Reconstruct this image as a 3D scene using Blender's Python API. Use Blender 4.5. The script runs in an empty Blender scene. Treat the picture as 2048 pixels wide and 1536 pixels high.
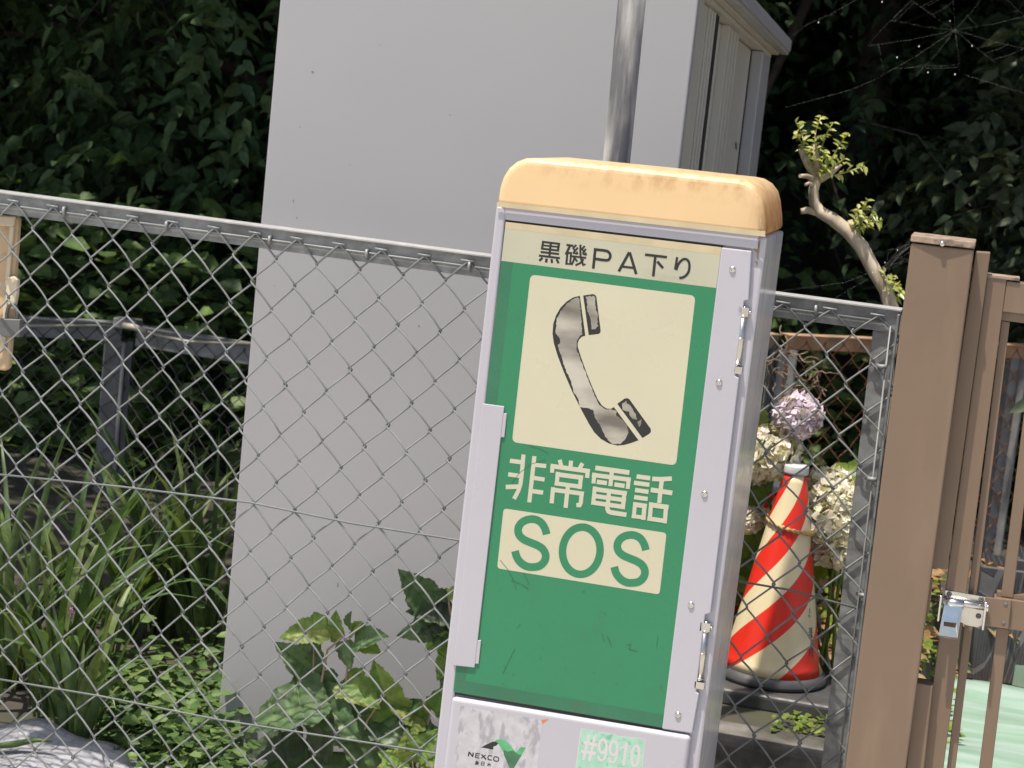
import bpy, bmesh, math, random
import numpy as np
from mathutils import Vector, Matrix
from mathutils.geometry import tessellate_polygon
random.seed(7); RNG = np.random.default_rng(7)
C = bpy.context.scene
COL = C.collection
# ------------------------------------------------------------------ camera
FPX = 4000.0                      # focal length in pixels of a 2048 wide frame
PITCH, ROLL, YAW = math.radians(8.13), math.radians(6.03), math.radians(12.86)
CAM = Vector((0, 0, 1.6))
RZ = Matrix.Rotation(YAW, 3, 'Z')
FWD = RZ @ Vector((0, math.cos(PITCH), -math.sin(PITCH)))
_r, _u = RZ @ Vector((1, 0, 0)), RZ @ Vector((0, math.sin(PITCH), math.cos(PITCH)))
RGT = _r * math.cos(ROLL) + _u * math.sin(ROLL)
UPV = -_r * math.sin(ROLL) + _u * math.cos(ROLL)
cam = bpy.data.cameras.new('camera'); camo = bpy.data.objects.new('camera', cam); COL.objects.link(camo)
camo.matrix_world = Matrix.Translation(CAM) @ Matrix((RGT, UPV, -FWD)).transposed().to_4x4()
cam.sensor_width = 36; cam.lens = FPX / 2048 * 36; cam.clip_end = 500; cam.clip_start = 0.05
cam.dof.use_dof = True; cam.dof.focus_distance = 3.5; cam.dof.aperture_fstop = 11
C.camera = camo
# ------------------------------------------------------------------ light
SUN = Vector((-.22, -.25, 1)).normalized()
w = bpy.data.worlds.new('World'); C.world = w; w.use_nodes = True
nt = w.node_tree; bg = nt.nodes['Background']; sky = nt.nodes.new('ShaderNodeTexSky')
sky.sky_type = 'NISHITA'; sky.sun_disc = False
sky.sun_elevation = math.asin(SUN.z); sky.sun_rotation = math.atan2(SUN.x, SUN.y)
sky.dust_density = 3.0; sky.air_density = 1.0
nt.links.new(sky.outputs[0], bg.inputs[0]); bg.inputs[1].default_value = 0.105
sl = bpy.data.lights.new('sun', 'SUN'); sl.energy = 4.6; sl.angle = math.radians(.5); sl.color = (1, .93, .82)
so = bpy.data.objects.new('sun', sl); COL.objects.link(so); so.rotation_euler = (-SUN).to_track_quat('-Z', 'Y').to_euler()
C.view_settings.view_transform = 'Standard'; C.view_settings.look = 'None'
C.view_settings.exposure = 0.42; C.view_settings.gamma = 1
# ------------------------------------------------------------------ helpers
def ray(px, py): return FWD + RGT * ((px - 1024) / FPX) + UPV * ((768 - py) / FPX)
def W(px, py, Y):
    d = ray(px, py); return CAM + d * (Y / d.y)
def WP(px, py, p, n):
    d = ray(px, py); return CAM + d * ((p - CAM).dot(n) / d.dot(n))
def G(px, py, z=0.):
    d = ray(px, py); return CAM + d * ((z - CAM.z) / d.z)
def ext(a, b, z):
    t = (z - a.z) / (b.z - a.z); return a + (b - a) * t
def thing(name, label, cat, loc=(0, 0, 0), group=None):
    o = bpy.data.objects.new(name, None); COL.objects.link(o); o.location = loc; o.empty_display_size = .05
    o['label'] = label; o['category'] = cat
    if group: o['group'] = group
    return o
def tag(o, label, cat, group=None):
    o['label'] = label; o['category'] = cat
    if group: o['group'] = group
    return o
def root_loc(o):
    l = Vector((0, 0, 0))
    while o: l += o.location; o = o.parent
    return l
class MB:
    def __init__(s): s.v = []; s.f = []; s.sm = []
    def add(s, vs, fs, smooth=False):
        b = len(s.v); s.v += [tuple(x) for x in vs]
        s.f += [tuple(i + b for i in f) for f in fs]; s.sm += [smooth] * len(fs); return s
    def box(s, a, b):
        (x0, y0, z0), (x1, y1, z1) = a, b
        return s.add([(x0,y0,z0),(x1,y0,z0),(x1,y1,z0),(x0,y1,z0),(x0,y0,z1),(x1,y0,z1),(x1,y1,z1),(x0,y1,z1)],
                     [(0,3,2,1),(4,5,6,7),(0,1,5,4),(1,2,6,5),(2,3,7,6),(3,0,4,7)])
    def hexa(s, p):   # 8 points: bottom ring, top ring
        return s.add(p, [(0,3,2,1),(4,5,6,7),(0,1,5,4),(1,2,6,5),(2,3,7,6),(3,0,4,7)])
    def prism(s, pts, d, smooth=False):   # polygon extruded along d
        n = len(pts); d = Vector(d)
        # orient so that the front face looks away from d
        nn = Vector((0, 0, 0))
        for i in range(n): nn += Vector(pts[i]).cross(Vector(pts[(i + 1) % n]))
        if nn.dot(d) > 0: pts = pts[::-1]
        vs = list(pts) + [Vector(p) + d for p in pts]
        fs = [tuple(range(n)), tuple(range(2 * n - 1, n - 1, -1))]
        s.add(vs, fs, False)
        return s.add(vs, [((i + 1) % n, i, n + i, n + (i + 1) % n) for i in range(n)], smooth) if False else s._side(vs, n, smooth)
    def _side(s, vs, n, smooth):
        b = len(s.v) - 2 * n
        for i in range(n):
            s.f.append((b + (i + 1) % n, b + i, b + n + i, b + n + (i + 1) % n)); s.sm.append(smooth)
        return s
    def tube(s, pts, r, k=6, caps=True, closed=False):
        pts = [Vector(p) for p in pts]; n = len(pts)
        rs = r if isinstance(r, (list, tuple)) else [r] * n
        t0 = (pts[1] - pts[0]).normalized()
        ref = Vector((0, 1, 0)) if abs(t0.y) < .9 else Vector((1, 0, 0))
        nrm = t0.cross(ref).normalized(); vs = []
        for i, p in enumerate(pts):
            t = (pts[min(i + 1, n - 1)] - pts[max(i - 1, 0)])
            t = t.normalized() if t.length > 1e-9 else t0
            nrm = nrm - t * nrm.dot(t)
            nrm = nrm.normalized() if nrm.length > 1e-6 else t.orthogonal().normalized()
            bn = t.cross(nrm)
            for j in range(k):
                a = 2 * math.pi * j / k
                vs.append(p + (nrm * math.cos(a) + bn * math.sin(a)) * rs[i])
        fs = [(i * k + j, i * k + (j + 1) % k, (i + 1) * k + (j + 1) % k, (i + 1) * k + j) for i in range(n - 1) for j in range(k)]
        s.add(vs, fs, True)
        if caps: 
            b = len(s.v) - n * k
            s.f += [tuple(b + j for j in range(k))[::-1], tuple(b + (n - 1) * k + j for j in range(k))]; s.sm += [False, False]
        return s
    def lathe(s, prof, k=48, c=(0, 0, 0), axis=None, smooth=True, caps=True):
        c = Vector(c); M = Matrix.Identity(3) if axis is None else Vector((0, 0, 1)).rotation_difference(Vector(axis)).to_matrix()
        vs = [c + M @ Vector((r * math.cos(2*math.pi*j/k), r * math.sin(2*math.pi*j/k), z)) for r, z in prof for j in range(k)]
        n = len(prof)
        s.add(vs, [(i*k+j, i*k+(j+1)%k, (i+1)*k+(j+1)%k, (i+1)*k+j) for i in range(n-1) for j in range(k)], smooth)
        if caps:
            b = len(s.v) - n * k
            s.f += [tuple(b + j for j in range(k))[::-1], tuple(b + (n-1)*k + j for j in range(k))]; s.sm += [False, False]
        return s
    def ball(s, c, r, k=10, m=6, sq=(1, 1, 1)):
        c = Vector(c)
        vs = [c + Vector((0, 0, -r * sq[2]))]
        for i in range(1, m):
            a = math.pi * i / m - math.pi / 2
            for j in range(k):
                b = 2 * math.pi * j / k
                vs.append(c + Vector((r*sq[0]*math.cos(a)*math.cos(b), r*sq[1]*math.cos(a)*math.sin(b), r*sq[2]*math.sin(a))))
        vs.append(c + Vector((0, 0, r * sq[2]))); L = len(vs) - 1
        fs = [(0, 1 + (j + 1) % k, 1 + j) for j in range(k)]
        for i in range(m - 2):
            fs += [(1+i*k+j, 1+i*k+(j+1)%k, 1+(i+1)*k+(j+1)%k, 1+(i+1)*k+j) for j in range(k)]
        fs += [(L, 1 + (m-2)*k + j, 1 + (m-2)*k + (j+1)%k) for j in range(k)]
        return s.add(vs, fs, True)
    def build(s, name, mat, parent=None, bevel=0, seg=2, ang=35, local=False):
        me = bpy.data.meshes.new(name); 
        off = Vector((0, 0, 0)) if (parent is None or local) else root_loc(parent)
        me.from_pydata([(x - off.x, y - off.y, z - off.z) for x, y, z in s.v], [], s.f)
        me.polygons.foreach_set('use_smooth', s.sm); me.update()
        me.materials.append(mat)
        o = bpy.data.objects.new(name, me); COL.objects.link(o)
        if parent: o.parent = parent
        if bevel:
            b = o.modifiers.new('bevel', 'BEVEL'); b.width = bevel; b.segments = seg; b.limit_method = 'ANGLE'; b.angle_limit = math.radians(ang)
            b.use_clamp_overlap = True
        return o
def np_mesh(name, verts, quads, mat, parent=None, smooth=False, extra=None):
    n0 = len(quads)
    if extra and extra[0].v: quads = np.concatenate([quads, np.array(extra[0].f) + len(verts)]); verts = np.concatenate([verts, np.array(extra[0].v)])
    off = root_loc(parent) if parent else Vector((0, 0, 0))
    me = bpy.data.meshes.new(name); nv, nq = len(verts), len(quads)
    me.vertices.add(nv); me.vertices.foreach_set('co', (verts - np.array(off)).astype(np.float32).ravel())
    k = quads.shape[1]
    me.loops.add(nq * k); me.loops.foreach_set('vertex_index', quads.astype(np.int32).ravel())
    me.polygons.add(nq); me.polygons.foreach_set('loop_start', np.arange(0, nq * k, k, dtype=np.int32))
    me.polygons.foreach_set('loop_total', np.full(nq, k, dtype=np.int32))
    me.update(calc_edges=True); me.materials.append(mat)
    if extra:
        me.materials.append(extra[1]); me.polygons.foreach_set('material_index', np.concatenate([np.zeros(n0, dtype=np.int32), np.ones(nq - n0, dtype=np.int32)]))
    o = bpy.data.objects.new(name, me); COL.objects.link(o)
    if parent: o.parent = parent
    return o
# ------------------------------------------------------------------ materials
def newmat(name):
    m = bpy.data.materials.new(name); m.use_nodes = True
    return m, m.node_tree, m.node_tree.nodes['Principled BSDF']
def N(t, kind, **kw):
    n = t.nodes.new(kind)
    for k, v in kw.items():
        if hasattr(n, k): setattr(n, k, v)
        else: n.inputs[k.replace('_', ' ')].default_value = v
    return n
def noise_ramp(t, scale, lo, hi, c0, c1, detail=6, stretch=None, coord='Object'):
    tc = N(t, 'ShaderNodeTexCoord'); src = tc.outputs[coord]
    if stretch:
        mp = N(t, 'ShaderNodeMapping'); mp.inputs['Scale'].default_value = stretch; t.links.new(src, mp.inputs[0]); src = mp.outputs[0]
    n = N(t, 'ShaderNodeTexNoise', Scale=scale, Detail=detail); t.links.new(src, n.inputs['Vector'])
    r = N(t, 'ShaderNodeValToRGB'); r.color_ramp.elements[0].position = lo; r.color_ramp.elements[1].position = hi
    r.color_ramp.elements[0].color = (*c0, 1); r.color_ramp.elements[1].color = (*c1, 1)
    t.links.new(n.outputs[0], r.inputs[0]); return r.outputs[0]
def mixc(t, fac, a, b, mode='MIX'):
    m = N(t, 'ShaderNodeMix', data_type='RGBA', blend_type=mode)
    for s, v in ((m.inputs[0], fac), (m.inputs[6], a), (m.inputs[7], b)):
        if hasattr(v, 'is_linked') or hasattr(v, 'links'): t.links.new(v, s)
        elif isinstance(v, (int, float)): s.default_value = v
        else: s.default_value = (*v, 1)
    return m.outputs[2]
def paint(name, col, rough=.4, metal=0., var=.12, scale=9, dirt=None, dirt_lo=.58, dirt_hi=.75, dscale=6, dstretch=None, bump=.0, bscale=200, spec=.5, coat=0):
    m, t, p = newmat(name)
    d = tuple(c * (1 - var) for c in col); l = tuple(min(1, c * (1 + var)) for c in col)
    c = noise_ramp(t, scale, .3, .7, d, l)
    if dirt:
        k = noise_ramp(t, dscale, dirt_lo, dirt_hi, (0, 0, 0), (1, 1, 1), 9, dstretch)
        c = mixc(t, k, c, dirt)
    t.links.new(c, p.inputs['Base Color'])
    r = noise_ramp(t, scale * 3, .3, .7, (rough * .8,) * 3, (min(1, rough * 1.25),) * 3)
    t.links.new(r, p.inputs['Roughness'])
    p.inputs['Metallic'].default_value = metal; p.inputs['Specular IOR Level'].default_value = spec
    p.inputs['Coat Weight'].default_value = coat; p.inputs['Coat Roughness'].default_value = .08
    if bump:
        tc = N(t, 'ShaderNodeTexCoord'); n = N(t, 'ShaderNodeTexNoise', Scale=bscale, Detail=5); t.links.new(tc.outputs['Object'], n.inputs['Vector'])
        b = N(t, 'ShaderNodeBump', Strength=bump, Distance=.002); t.links.new(n.outputs[0], b.inputs['Height']); t.links.new(b.outputs[0], p.inputs['Normal'])
    return m
def leafmat(name, cols, trans=.35, rough=.45, spec=.3):
    m, t, p = newmat(name)
    g = N(t, 'ShaderNodeNewGeometry'); r = N(t, 'ShaderNodeValToRGB'); el = r.color_ramp.elements
    while len(el) < len(cols): el.new(.5)
    for i, c in enumerate(cols): el[i].position = i / max(1, len(cols) - 1); el[i].color = (*c, 1)
    t.links.new(g.outputs['Random Per Island'], r.inputs[0])
    c = r.outputs[0]
    k = noise_ramp(t, 45, .35, .7, (.72,) * 3, (1.2,) * 3, 3)
    c = mixc(t, 1., c, k, 'MULTIPLY')
    t.links.new(c, p.inputs['Base Color']); p.inputs['Roughness'].default_value = rough; p.inputs['Specular IOR Level'].default_value = spec
    tr = N(t, 'ShaderNodeBsdfTranslucent'); ty = mixc(t, 1., c, (1.25, 1.3, .55), 'MULTIPLY'); t.links.new(ty, tr.inputs[0])
    mx = N(t, 'ShaderNodeMixShader'); mx.inputs[0].default_value = trans
    t.links.new(p.outputs[0], mx.inputs[1]); t.links.new(tr.outputs[0], mx.inputs[2])
    t.links.new(mx.outputs[0], t.nodes['Material Output'].inputs[0]); return m
M = {}
M['boxpaint'] = paint('lilac_grey_paint', (.47, .455, .505), .32, var=.03, scale=4, dirt=(.36, .34, .34), dirt_lo=.66, dirt_hi=.8, dscale=11, bump=.04, bscale=90)
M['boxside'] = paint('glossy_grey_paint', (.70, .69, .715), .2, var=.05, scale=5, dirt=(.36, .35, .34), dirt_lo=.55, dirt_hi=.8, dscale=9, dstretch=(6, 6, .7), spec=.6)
M['gap'] = paint('joint_shade_dark', (.03, .03, .03), .6)
M['steel'] = paint('stainless_steel', (.62, .60, .56), .25, 1., var=.1, scale=40)
M['bright_steel'] = paint('bright_zinc', (.72, .72, .72), .22, 1., var=.08, scale=30)
M['galv'] = paint('galvanised_steel', (.27, .275, .275), .55, .4, var=.18, scale=45, dirt=(.15, .15, .145), dirt_lo=.48, dirt_hi=.7, dscale=16, dstretch=(.6, 1, 2), bump=.2, bscale=120)
M['galvtop'] = paint('galvanised_flange', (.44, .44, .44), .5, .3, var=.12, scale=30)
M['wire'] = paint('coated_wire', (.235, .25, .25), .5, .15, var=.25, scale=14, dirt=(.13, .12, .11), dirt_lo=.6, dirt_hi=.75, dscale=9)
M['twire'] = paint('dull_tension_wire', (.15, .165, .165), .6, .1, var=.1, scale=20)
M['pipe'] = paint('weathered_pipe', (.50, .49, .46), .6, .1, var=.15, scale=12, dirt=(.12, .12, .13), dirt_lo=.40, dirt_hi=.62, dscale=16, dstretch=(1.6, 1.6, .22), bump=.1, bscale=60)
M['shed'] = paint('grey_shed_paint', (.366, .364, .38), .34, var=.05, scale=1.3, dirt=(.22, .21, .2), dirt_lo=.74, dirt_hi=.79, dscale=24, bump=.02, bscale=12)
M['shedside'] = paint('beige_shed_paint', (.47, .455, .41), .4, var=.012, scale=.8)
M['black'] = paint('shade_black', (.012, .012, .012), .7)
M['brown'] = paint('brown_aluminium', (.205, .142, .098), .42, .1, var=.05, scale=5, dirt=(.25, .18, .125), dirt_lo=.52, dirt_hi=.8, dscale=7, dstretch=(3, 3, .5), bump=.03, bscale=150)
M['browndirt'] = paint('weathered_brown_cap', (.32, .24, .18), .6, 0, var=.2, scale=60, dirt=(.14, .10, .08), dscale=50, dirt_lo=.5, dirt_hi=.62, bump=.2, bscale=200)
M['cream'] = paint('cream_acrylic', (.575, .54, .395), .3, var=.03, scale=5)
M['creamtop'] = paint('grey_cream_acrylic', (.49, .475, .36), .32, var=.06, scale=8, dirt=(.36, .35, .24), dirt_lo=.58, dirt_hi=.78, dscale=9, dstretch=(1, 1, 5))
M['green'] = paint('green_acrylic', (.036, .22, .106), .26, var=.06, scale=3, dirt=(.045, .19, .10), dirt_lo=.6, dirt_hi=.8, dscale=14, bump=.01, bscale=15, spec=.35)
M['greendark'] = paint('green_acrylic_border', (.032, .165, .088), .25, var=.12, scale=8, dirt=(.07, .12, .06), dirt_lo=.55, dirt_hi=.75, dscale=18)
M['ink'] = paint('black_ink', (.022, .022, .022), .4)
M['scratch'] = paint('scratch_mark', (.03, .13, .07), .6)
M['creamletter'] = paint('cream_lettering', (.555, .535, .41), .35, var=.03)
M['wornmetal'] = paint('worn_silver_reflection_bands', (.60, .57, .50), .3, .6, var=.1, scale=5, dirt=(.20, .185, .16), dirt_lo=.40, dirt_hi=.68, dscale=13, dstretch=(.5, 1, 1.4))  # worn silver; its darker bands imitate reflections
M['sticker'] = paint('peeling_sticker', (.52, .50, .53), .6, var=.1, scale=60, dirt=(.36, .35, .38), dirt_lo=.5, dirt_hi=.6, dscale=70, dstretch=(1, 1, .5))
M['mint'] = paint('faded_mint_sticker', (.36, .60, .47), .55, var=.1, scale=40, dirt=(.20, .46, .32), dirt_lo=.55, dirt_hi=.66, dscale=90)
M['mintletter'] = paint('faded_pink_letter', (.62, .57, .58), .6, var=.05)
M['lime'] = paint('logo_green', (.11, .40, .18), .5, var=.2, scale=60)
M['moss'] = paint('logo_dark_green', (.055, .17, .085), .5, var=.2, scale=60)
M['orange'] = paint('orange_scrap', (.75, .20, .06), .5)
M['beigebox'] = paint('aged_cream_plastic', (.60, .43, .26), .55, var=.1, scale=12, dirt=(.34, .24, .13), dirt_lo=.56, dirt_hi=.7, dscale=16)
M['rimbox'] = paint('pale_cream_plastic', (.66, .57, .42), .55, var=.1, scale=20, dirt=(.4, .3, .18), dirt_lo=.6, dirt_hi=.72, dscale=30)
M['lock'] = paint('dull_lock_grey', (.16, .16, .16), .5, .4, var=.15, scale=20)
M['soil'] = paint('soil', (.055, .045, .036), .95, var=.35, scale=9, dirt=(.05, .055, .03), dirt_lo=.45, dirt_hi=.7, dscale=5, bump=.9, bscale=40)
M['apron'] = paint('concrete_apron', (.42, .40, .36), .85, var=.12, scale=4, bump=.3, bscale=60)
M['kerb'] = paint('mossy_concrete', (.15, .14, .125), .95, var=.35, scale=20, dirt=(.05, .045, .035), dirt_lo=.45, dirt_hi=.65, dscale=7, bump=.8, bscale=70)
M['gravel'] = paint('sandy_gravel', (.30, .20, .12), .9, var=.4, scale=140, dirt=(.16, .1, .06), dirt_lo=.55, dirt_hi=.62, dscale=120, bump=.8, bscale=160)
M['rubber'] = paint('black_rubber', (.06, .06, .06), .5, var=.25, scale=14, dirt=(.12, .11, .09), dirt_lo=.55, dirt_hi=.75, dscale=7, bump=.2, bscale=60)
M['bark'] = paint('smooth_mottled_bark', (.52, .43, .32), .7, var=.2, scale=20, dirt=(.30, .24, .17), dirt_lo=.5, dirt_hi=.62, dscale=26, dstretch=(1, 1, .5), bump=.4, bscale=60)
M['dbark'] = paint('dark_bark', (.06, .045, .035), .9, var=.3, scale=20, bump=.6, bscale=50)
M['rust'] = paint('rusty_wire', (.33, .15, .085), .7, .2, var=.3, scale=30)
M['rustrail'] = paint('rusty_rail', (.42, .25, .15), .75, .1, var=.3, scale=14, dirt=(.2, .17, .12), dirt_lo=.5, dirt_hi=.7, dscale=9)
M['oldgalv'] = paint('dull_galvanised', (.25, .255, .26), .6, .2, var=.25, scale=18, dirt=(.09, .085, .08), dscale=9)
M['oldwire'] = paint('dull_old_wire', (.085, .083, .078), .7, .2, var=.2, scale=20)
M['cable'] = paint('cream_cable', (.42, .38, .30), .6)
M['rope'] = paint('sandy_rope', (.55, .34, .14), .8, var=.4, scale=120)
M['greyrope'] = paint('grey_striped_cord', (.28, .25, .2), .8, var=.6, scale=60)
M['web'] = paint('spider_silk', (.8, .8, .8), .3)
M['foam'] = paint('grey_tape', (.55, .56, .56), .5, var=.1, scale=30)
M['twig'] = paint('dry_vine', (.35, .25, .18), .8, var=.3, scale=30)

def capmat():
    m, t, p = newmat('yellow_translucent_plastic')
    c = noise_ramp(t, 5, .3, .7, (.90, .69, .40), (.94, .75, .47))
    tc = N(t, 'ShaderNodeTexCoord'); sx = N(t, 'ShaderNodeSeparateXYZ'); t.links.new(tc.outputs['Generated'], sx.inputs[0])
    # grime: streaky, gathering towards the top edge and the right end of the cover
    k = noise_ramp(t, 45, .45, .66, (0, 0, 0), (1, 1, 1), 12, (1.2, 1, .9))
    hi = N(t, 'ShaderNodeMapRange'); hi.inputs[1].default_value = .48; hi.inputs[2].default_value = .95; t.links.new(sx.outputs[2], hi.inputs[0])
    rt = N(t, 'ShaderNodeMapRange'); rt.inputs[1].default_value = .93; rt.inputs[2].default_value = 1.0; t.links.new(sx.outputs[0], rt.inputs[0])
    a = N(t, 'ShaderNodeMath', operation='MAXIMUM'); t.links.new(hi.outputs[0], a.inputs[0]); t.links.new(rt.outputs[0], a.inputs[1])
    lf = N(t, 'ShaderNodeMapRange'); lf.inputs[1].default_value = .08; lf.inputs[2].default_value = .3; t.links.new(sx.outputs[0], lf.inputs[0])
    b = N(t, 'ShaderNodeMath', operation='MULTIPLY'); t.links.new(a.outputs[0], b.inputs[0]); t.links.new(k, b.inputs[1])
    b2 = N(t, 'ShaderNodeMath', operation='MULTIPLY'); t.links.new(b.outputs[0], b2.inputs[0]); t.links.new(lf.outputs[0], b2.inputs[1])
    b3 = N(t, 'ShaderNodeMath', operation='MULTIPLY'); t.links.new(b2.outputs[0], b3.inputs[0]); b3.inputs[1].default_value = .5
    c = mixc(t, b3.outputs[0], c, (.46, .22, .07))
    rr1 = N(t, 'ShaderNodeMath', operation='MULTIPLY'); t.links.new(rt.outputs[0], rr1.inputs[0]); t.links.new(noise_ramp(t, 26, .3, .6, (.25,) * 3, (1, 1, 1), 10, (1, 1, .6)), rr1.inputs[1])
    rr2 = N(t, 'ShaderNodeMath', operation='MULTIPLY'); t.links.new(rr1.outputs[0], rr2.inputs[0]); rr2.inputs[1].default_value = .75
    c = mixc(t, rr2.outputs[0], c, (.50, .25, .10))
    # black drips in the low right corner
    k2 = noise_ramp(t, 40, .52, .6, (0, 0, 0), (1, 1, 1), 8, (2, 2, .4))
    lo = N(t, 'ShaderNodeMapRange'); lo.inputs[1].default_value = .5; lo.inputs[2].default_value = .0; t.links.new(sx.outputs[2], lo.inputs[0])
    d = N(t, 'ShaderNodeMath', operation='MULTIPLY'); t.links.new(lo.outputs[0], d.inputs[0]); t.links.new(rt.outputs[0], d.inputs[1])
    e = N(t, 'ShaderNodeMath', operation='MULTIPLY'); t.links.new(d.outputs[0], e.inputs[0]); t.links.new(k2, e.inputs[1])
    c = mixc(t, e.outputs[0], c, (.05, .03, .015))
    t.links.new(c, p.inputs['Base Color']); p.inputs['Roughness'].default_value = .38
    tr = N(t, 'ShaderNodeBsdfTranslucent'); t.links.new(c, tr.inputs[0])
    mx = N(t, 'ShaderNodeMixShader'); mx.inputs[0].default_value = .35
    t.links.new(p.outputs[0], mx.inputs[1]); t.links.new(tr.outputs[0], mx.inputs[2]); t.links.new(mx.outputs[0], t.nodes['Material Output'].inputs[0])
    return m
M['cap'] = capmat()
M['caplip'] = paint('cap_lip', (.56, .47, .30), .45, var=.1, scale=20)
def conemat(phase, slope, period):
    m, t, p = newmat('striped_cone_sheeting')
    tc = N(t, 'ShaderNodeTexCoord'); s = N(t, 'ShaderNodeSeparateXYZ'); t.links.new(tc.outputs['Object'], s.inputs[0])
    ny = N(t, 'ShaderNodeMath', operation='MULTIPLY'); ny.inputs[1].default_value = -1; t.links.new(s.outputs[1], ny.inputs[0])
    at = N(t, 'ShaderNodeMath', operation='ARCTAN2'); t.links.new(s.outputs[0], at.inputs[0]); t.links.new(ny.outputs[0], at.inputs[1])
    a = N(t, 'ShaderNodeMath', operation='MULTIPLY_ADD'); a.inputs[1].default_value = -slope; t.links.new(at.outputs[0], a.inputs[0]); t.links.new(s.outputs[2], a.inputs[2])
    d = N(t, 'ShaderNodeMath', operation='DIVIDE'); d.inputs[1].default_value = period; t.links.new(a.outputs[0], d.inputs[0])
    e = N(t, 'ShaderNodeMath', operation='ADD'); e.inputs[1].default_value = phase; t.links.new(d.outputs[0], e.inputs[0])
    f = N(t, 'ShaderNodeMath', operation='FRACT'); t.links.new(e.outputs[0], f.inputs[0])
    g = N(t, 'ShaderNodeMath', operation='GREATER_THAN'); g.inputs[1].default_value = .5; t.links.new(f.outputs[0], g.inputs[0])
    c = mixc(t, g.outputs[0], (.74, .63, .40), (.72, .03, .015))
    k = noise_ramp(t, 12, .5, .8, (1, 1, 1), (.75, .74, .72), 8, (1, 1, .4)); c = mixc(t, 1., c, k, 'MULTIPLY')
    t.links.new(c, p.inputs['Base Color']); p.inputs['Roughness'].default_value = .32; return m
def weavemat(name, c0, c1, sx, sy, mortar, rough=.5):
    m, t, p = newmat(name)
    tc = N(t, 'ShaderNodeTexCoord'); mp = N(t, 'ShaderNodeMapping'); mp.inputs['Scale'].default_value = (sx, sy, sx); t.links.new(tc.outputs['Object'], mp.inputs[0])
    b = N(t, 'ShaderNodeTexBrick', Scale=1.0); b.inputs['Mortar Size'].default_value = .045; b.inputs['Brick Width'].default_value = 1.; b.inputs['Row Height'].default_value = .45
    b.inputs['Color1'].default_value = (*c0, 1); b.inputs['Color2'].default_value = (*c1, 1); b.inputs['Mortar'].default_value = (*mortar, 1)
    t.links.new(mp.outputs[0], b.inputs[0]); k = noise_ramp(t, 14, .35, .7, (.75,) * 3, (1.1,) * 3, 7)
    t.links.new(mixc(t, 1., b.outputs[0], k, 'MULTIPLY'), p.inputs['Base Color']); p.inputs['Roughness'].default_value = rough
    bp = N(t, 'ShaderNodeBump', Strength=.6, Distance=.003); t.links.new(b.outputs['Fac'], bp.inputs['Height']); bp.invert = True; t.links.new(bp.outputs[0], p.inputs['Normal'])
    return m
M['weave'] = weavemat('grey_woven_plastic', (.31, .31, .34), (.335, .335, .37), 20, 26, (.25, .25, .275))
M['crate'] = weavemat('black_net_pot', (.055, .055, .06), (.07, .07, .075), 120, 160, (.18, .18, .18), .6)
M['mat'] = paint('mint_sheet', (.23, .35, .27), .4, var=.1, scale=3, dirt=(.33, .43, .38), dirt_lo=.4, dirt_hi=.62, dscale=6, dstretch=(.5, 5, 1), bump=.2, bscale=30)

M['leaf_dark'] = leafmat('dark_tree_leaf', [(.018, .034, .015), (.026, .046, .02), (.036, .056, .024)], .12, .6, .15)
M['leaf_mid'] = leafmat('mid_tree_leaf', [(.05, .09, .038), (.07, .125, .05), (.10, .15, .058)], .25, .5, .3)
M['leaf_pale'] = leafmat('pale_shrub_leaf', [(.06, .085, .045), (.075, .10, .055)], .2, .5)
M['leaf_under'] = leafmat('undergrowth_leaf', [(.085, .145, .055), (.13, .205, .07), (.20, .29, .09)], .3, .5)
M['leaf_ivy'] = leafmat('ground_cover_leaf', [(.065, .12, .04), (.10, .175, .055), (.17, .25, .075)], .3, .5)
M['leaf_iris'] = leafmat('iris_blade', [(.06, .105, .042), (.09, .15, .056), (.125, .185, .07), (.20, .25, .08)], .3, .4)
M['leaf_anem'] = leafmat('lobed_leaf', [(.08, .14, .062), (.11, .185, .08), (.14, .21, .09)], .3, .4)
M['leaf_yel'] = leafmat('yellow_green_leaf', [(.13, .24, .06), (.22, .33, .08), (.34, .38, .12)], .4, .45)
M['leaf_myr'] = leafmat('myrtle_leaf', [(.24, .31, .08), (.48, .50, .17), (.68, .66, .32)], .4, .3, .5)
M['leaf_hyd'] = leafmat('hydrangea_leaf', [(.12, .19, .04), (.20, .27, .05), (.27, .32, .07)], .4, .4)
M['pet_purple'] = leafmat('lilac_petal', [(.60, .48, .68), (.72, .62, .78), (.80, .72, .82)], .3, .6)
M['pet_cream'] = leafmat('cream_petal', [(.74, .70, .58), (.82, .79, .70), (.80, .70, .66), (.62, .62, .46)], .3, .6)
M['pet_pink'] = leafmat('pink_petal', [(.45, .15, .42), (.55, .2, .5)], .3, .6)
M['litter'] = leafmat('dry_leaf', [(.16, .08, .04), (.30, .16, .07), (.40, .24, .12), (.22, .17, .1)], .15, .7)
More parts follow.
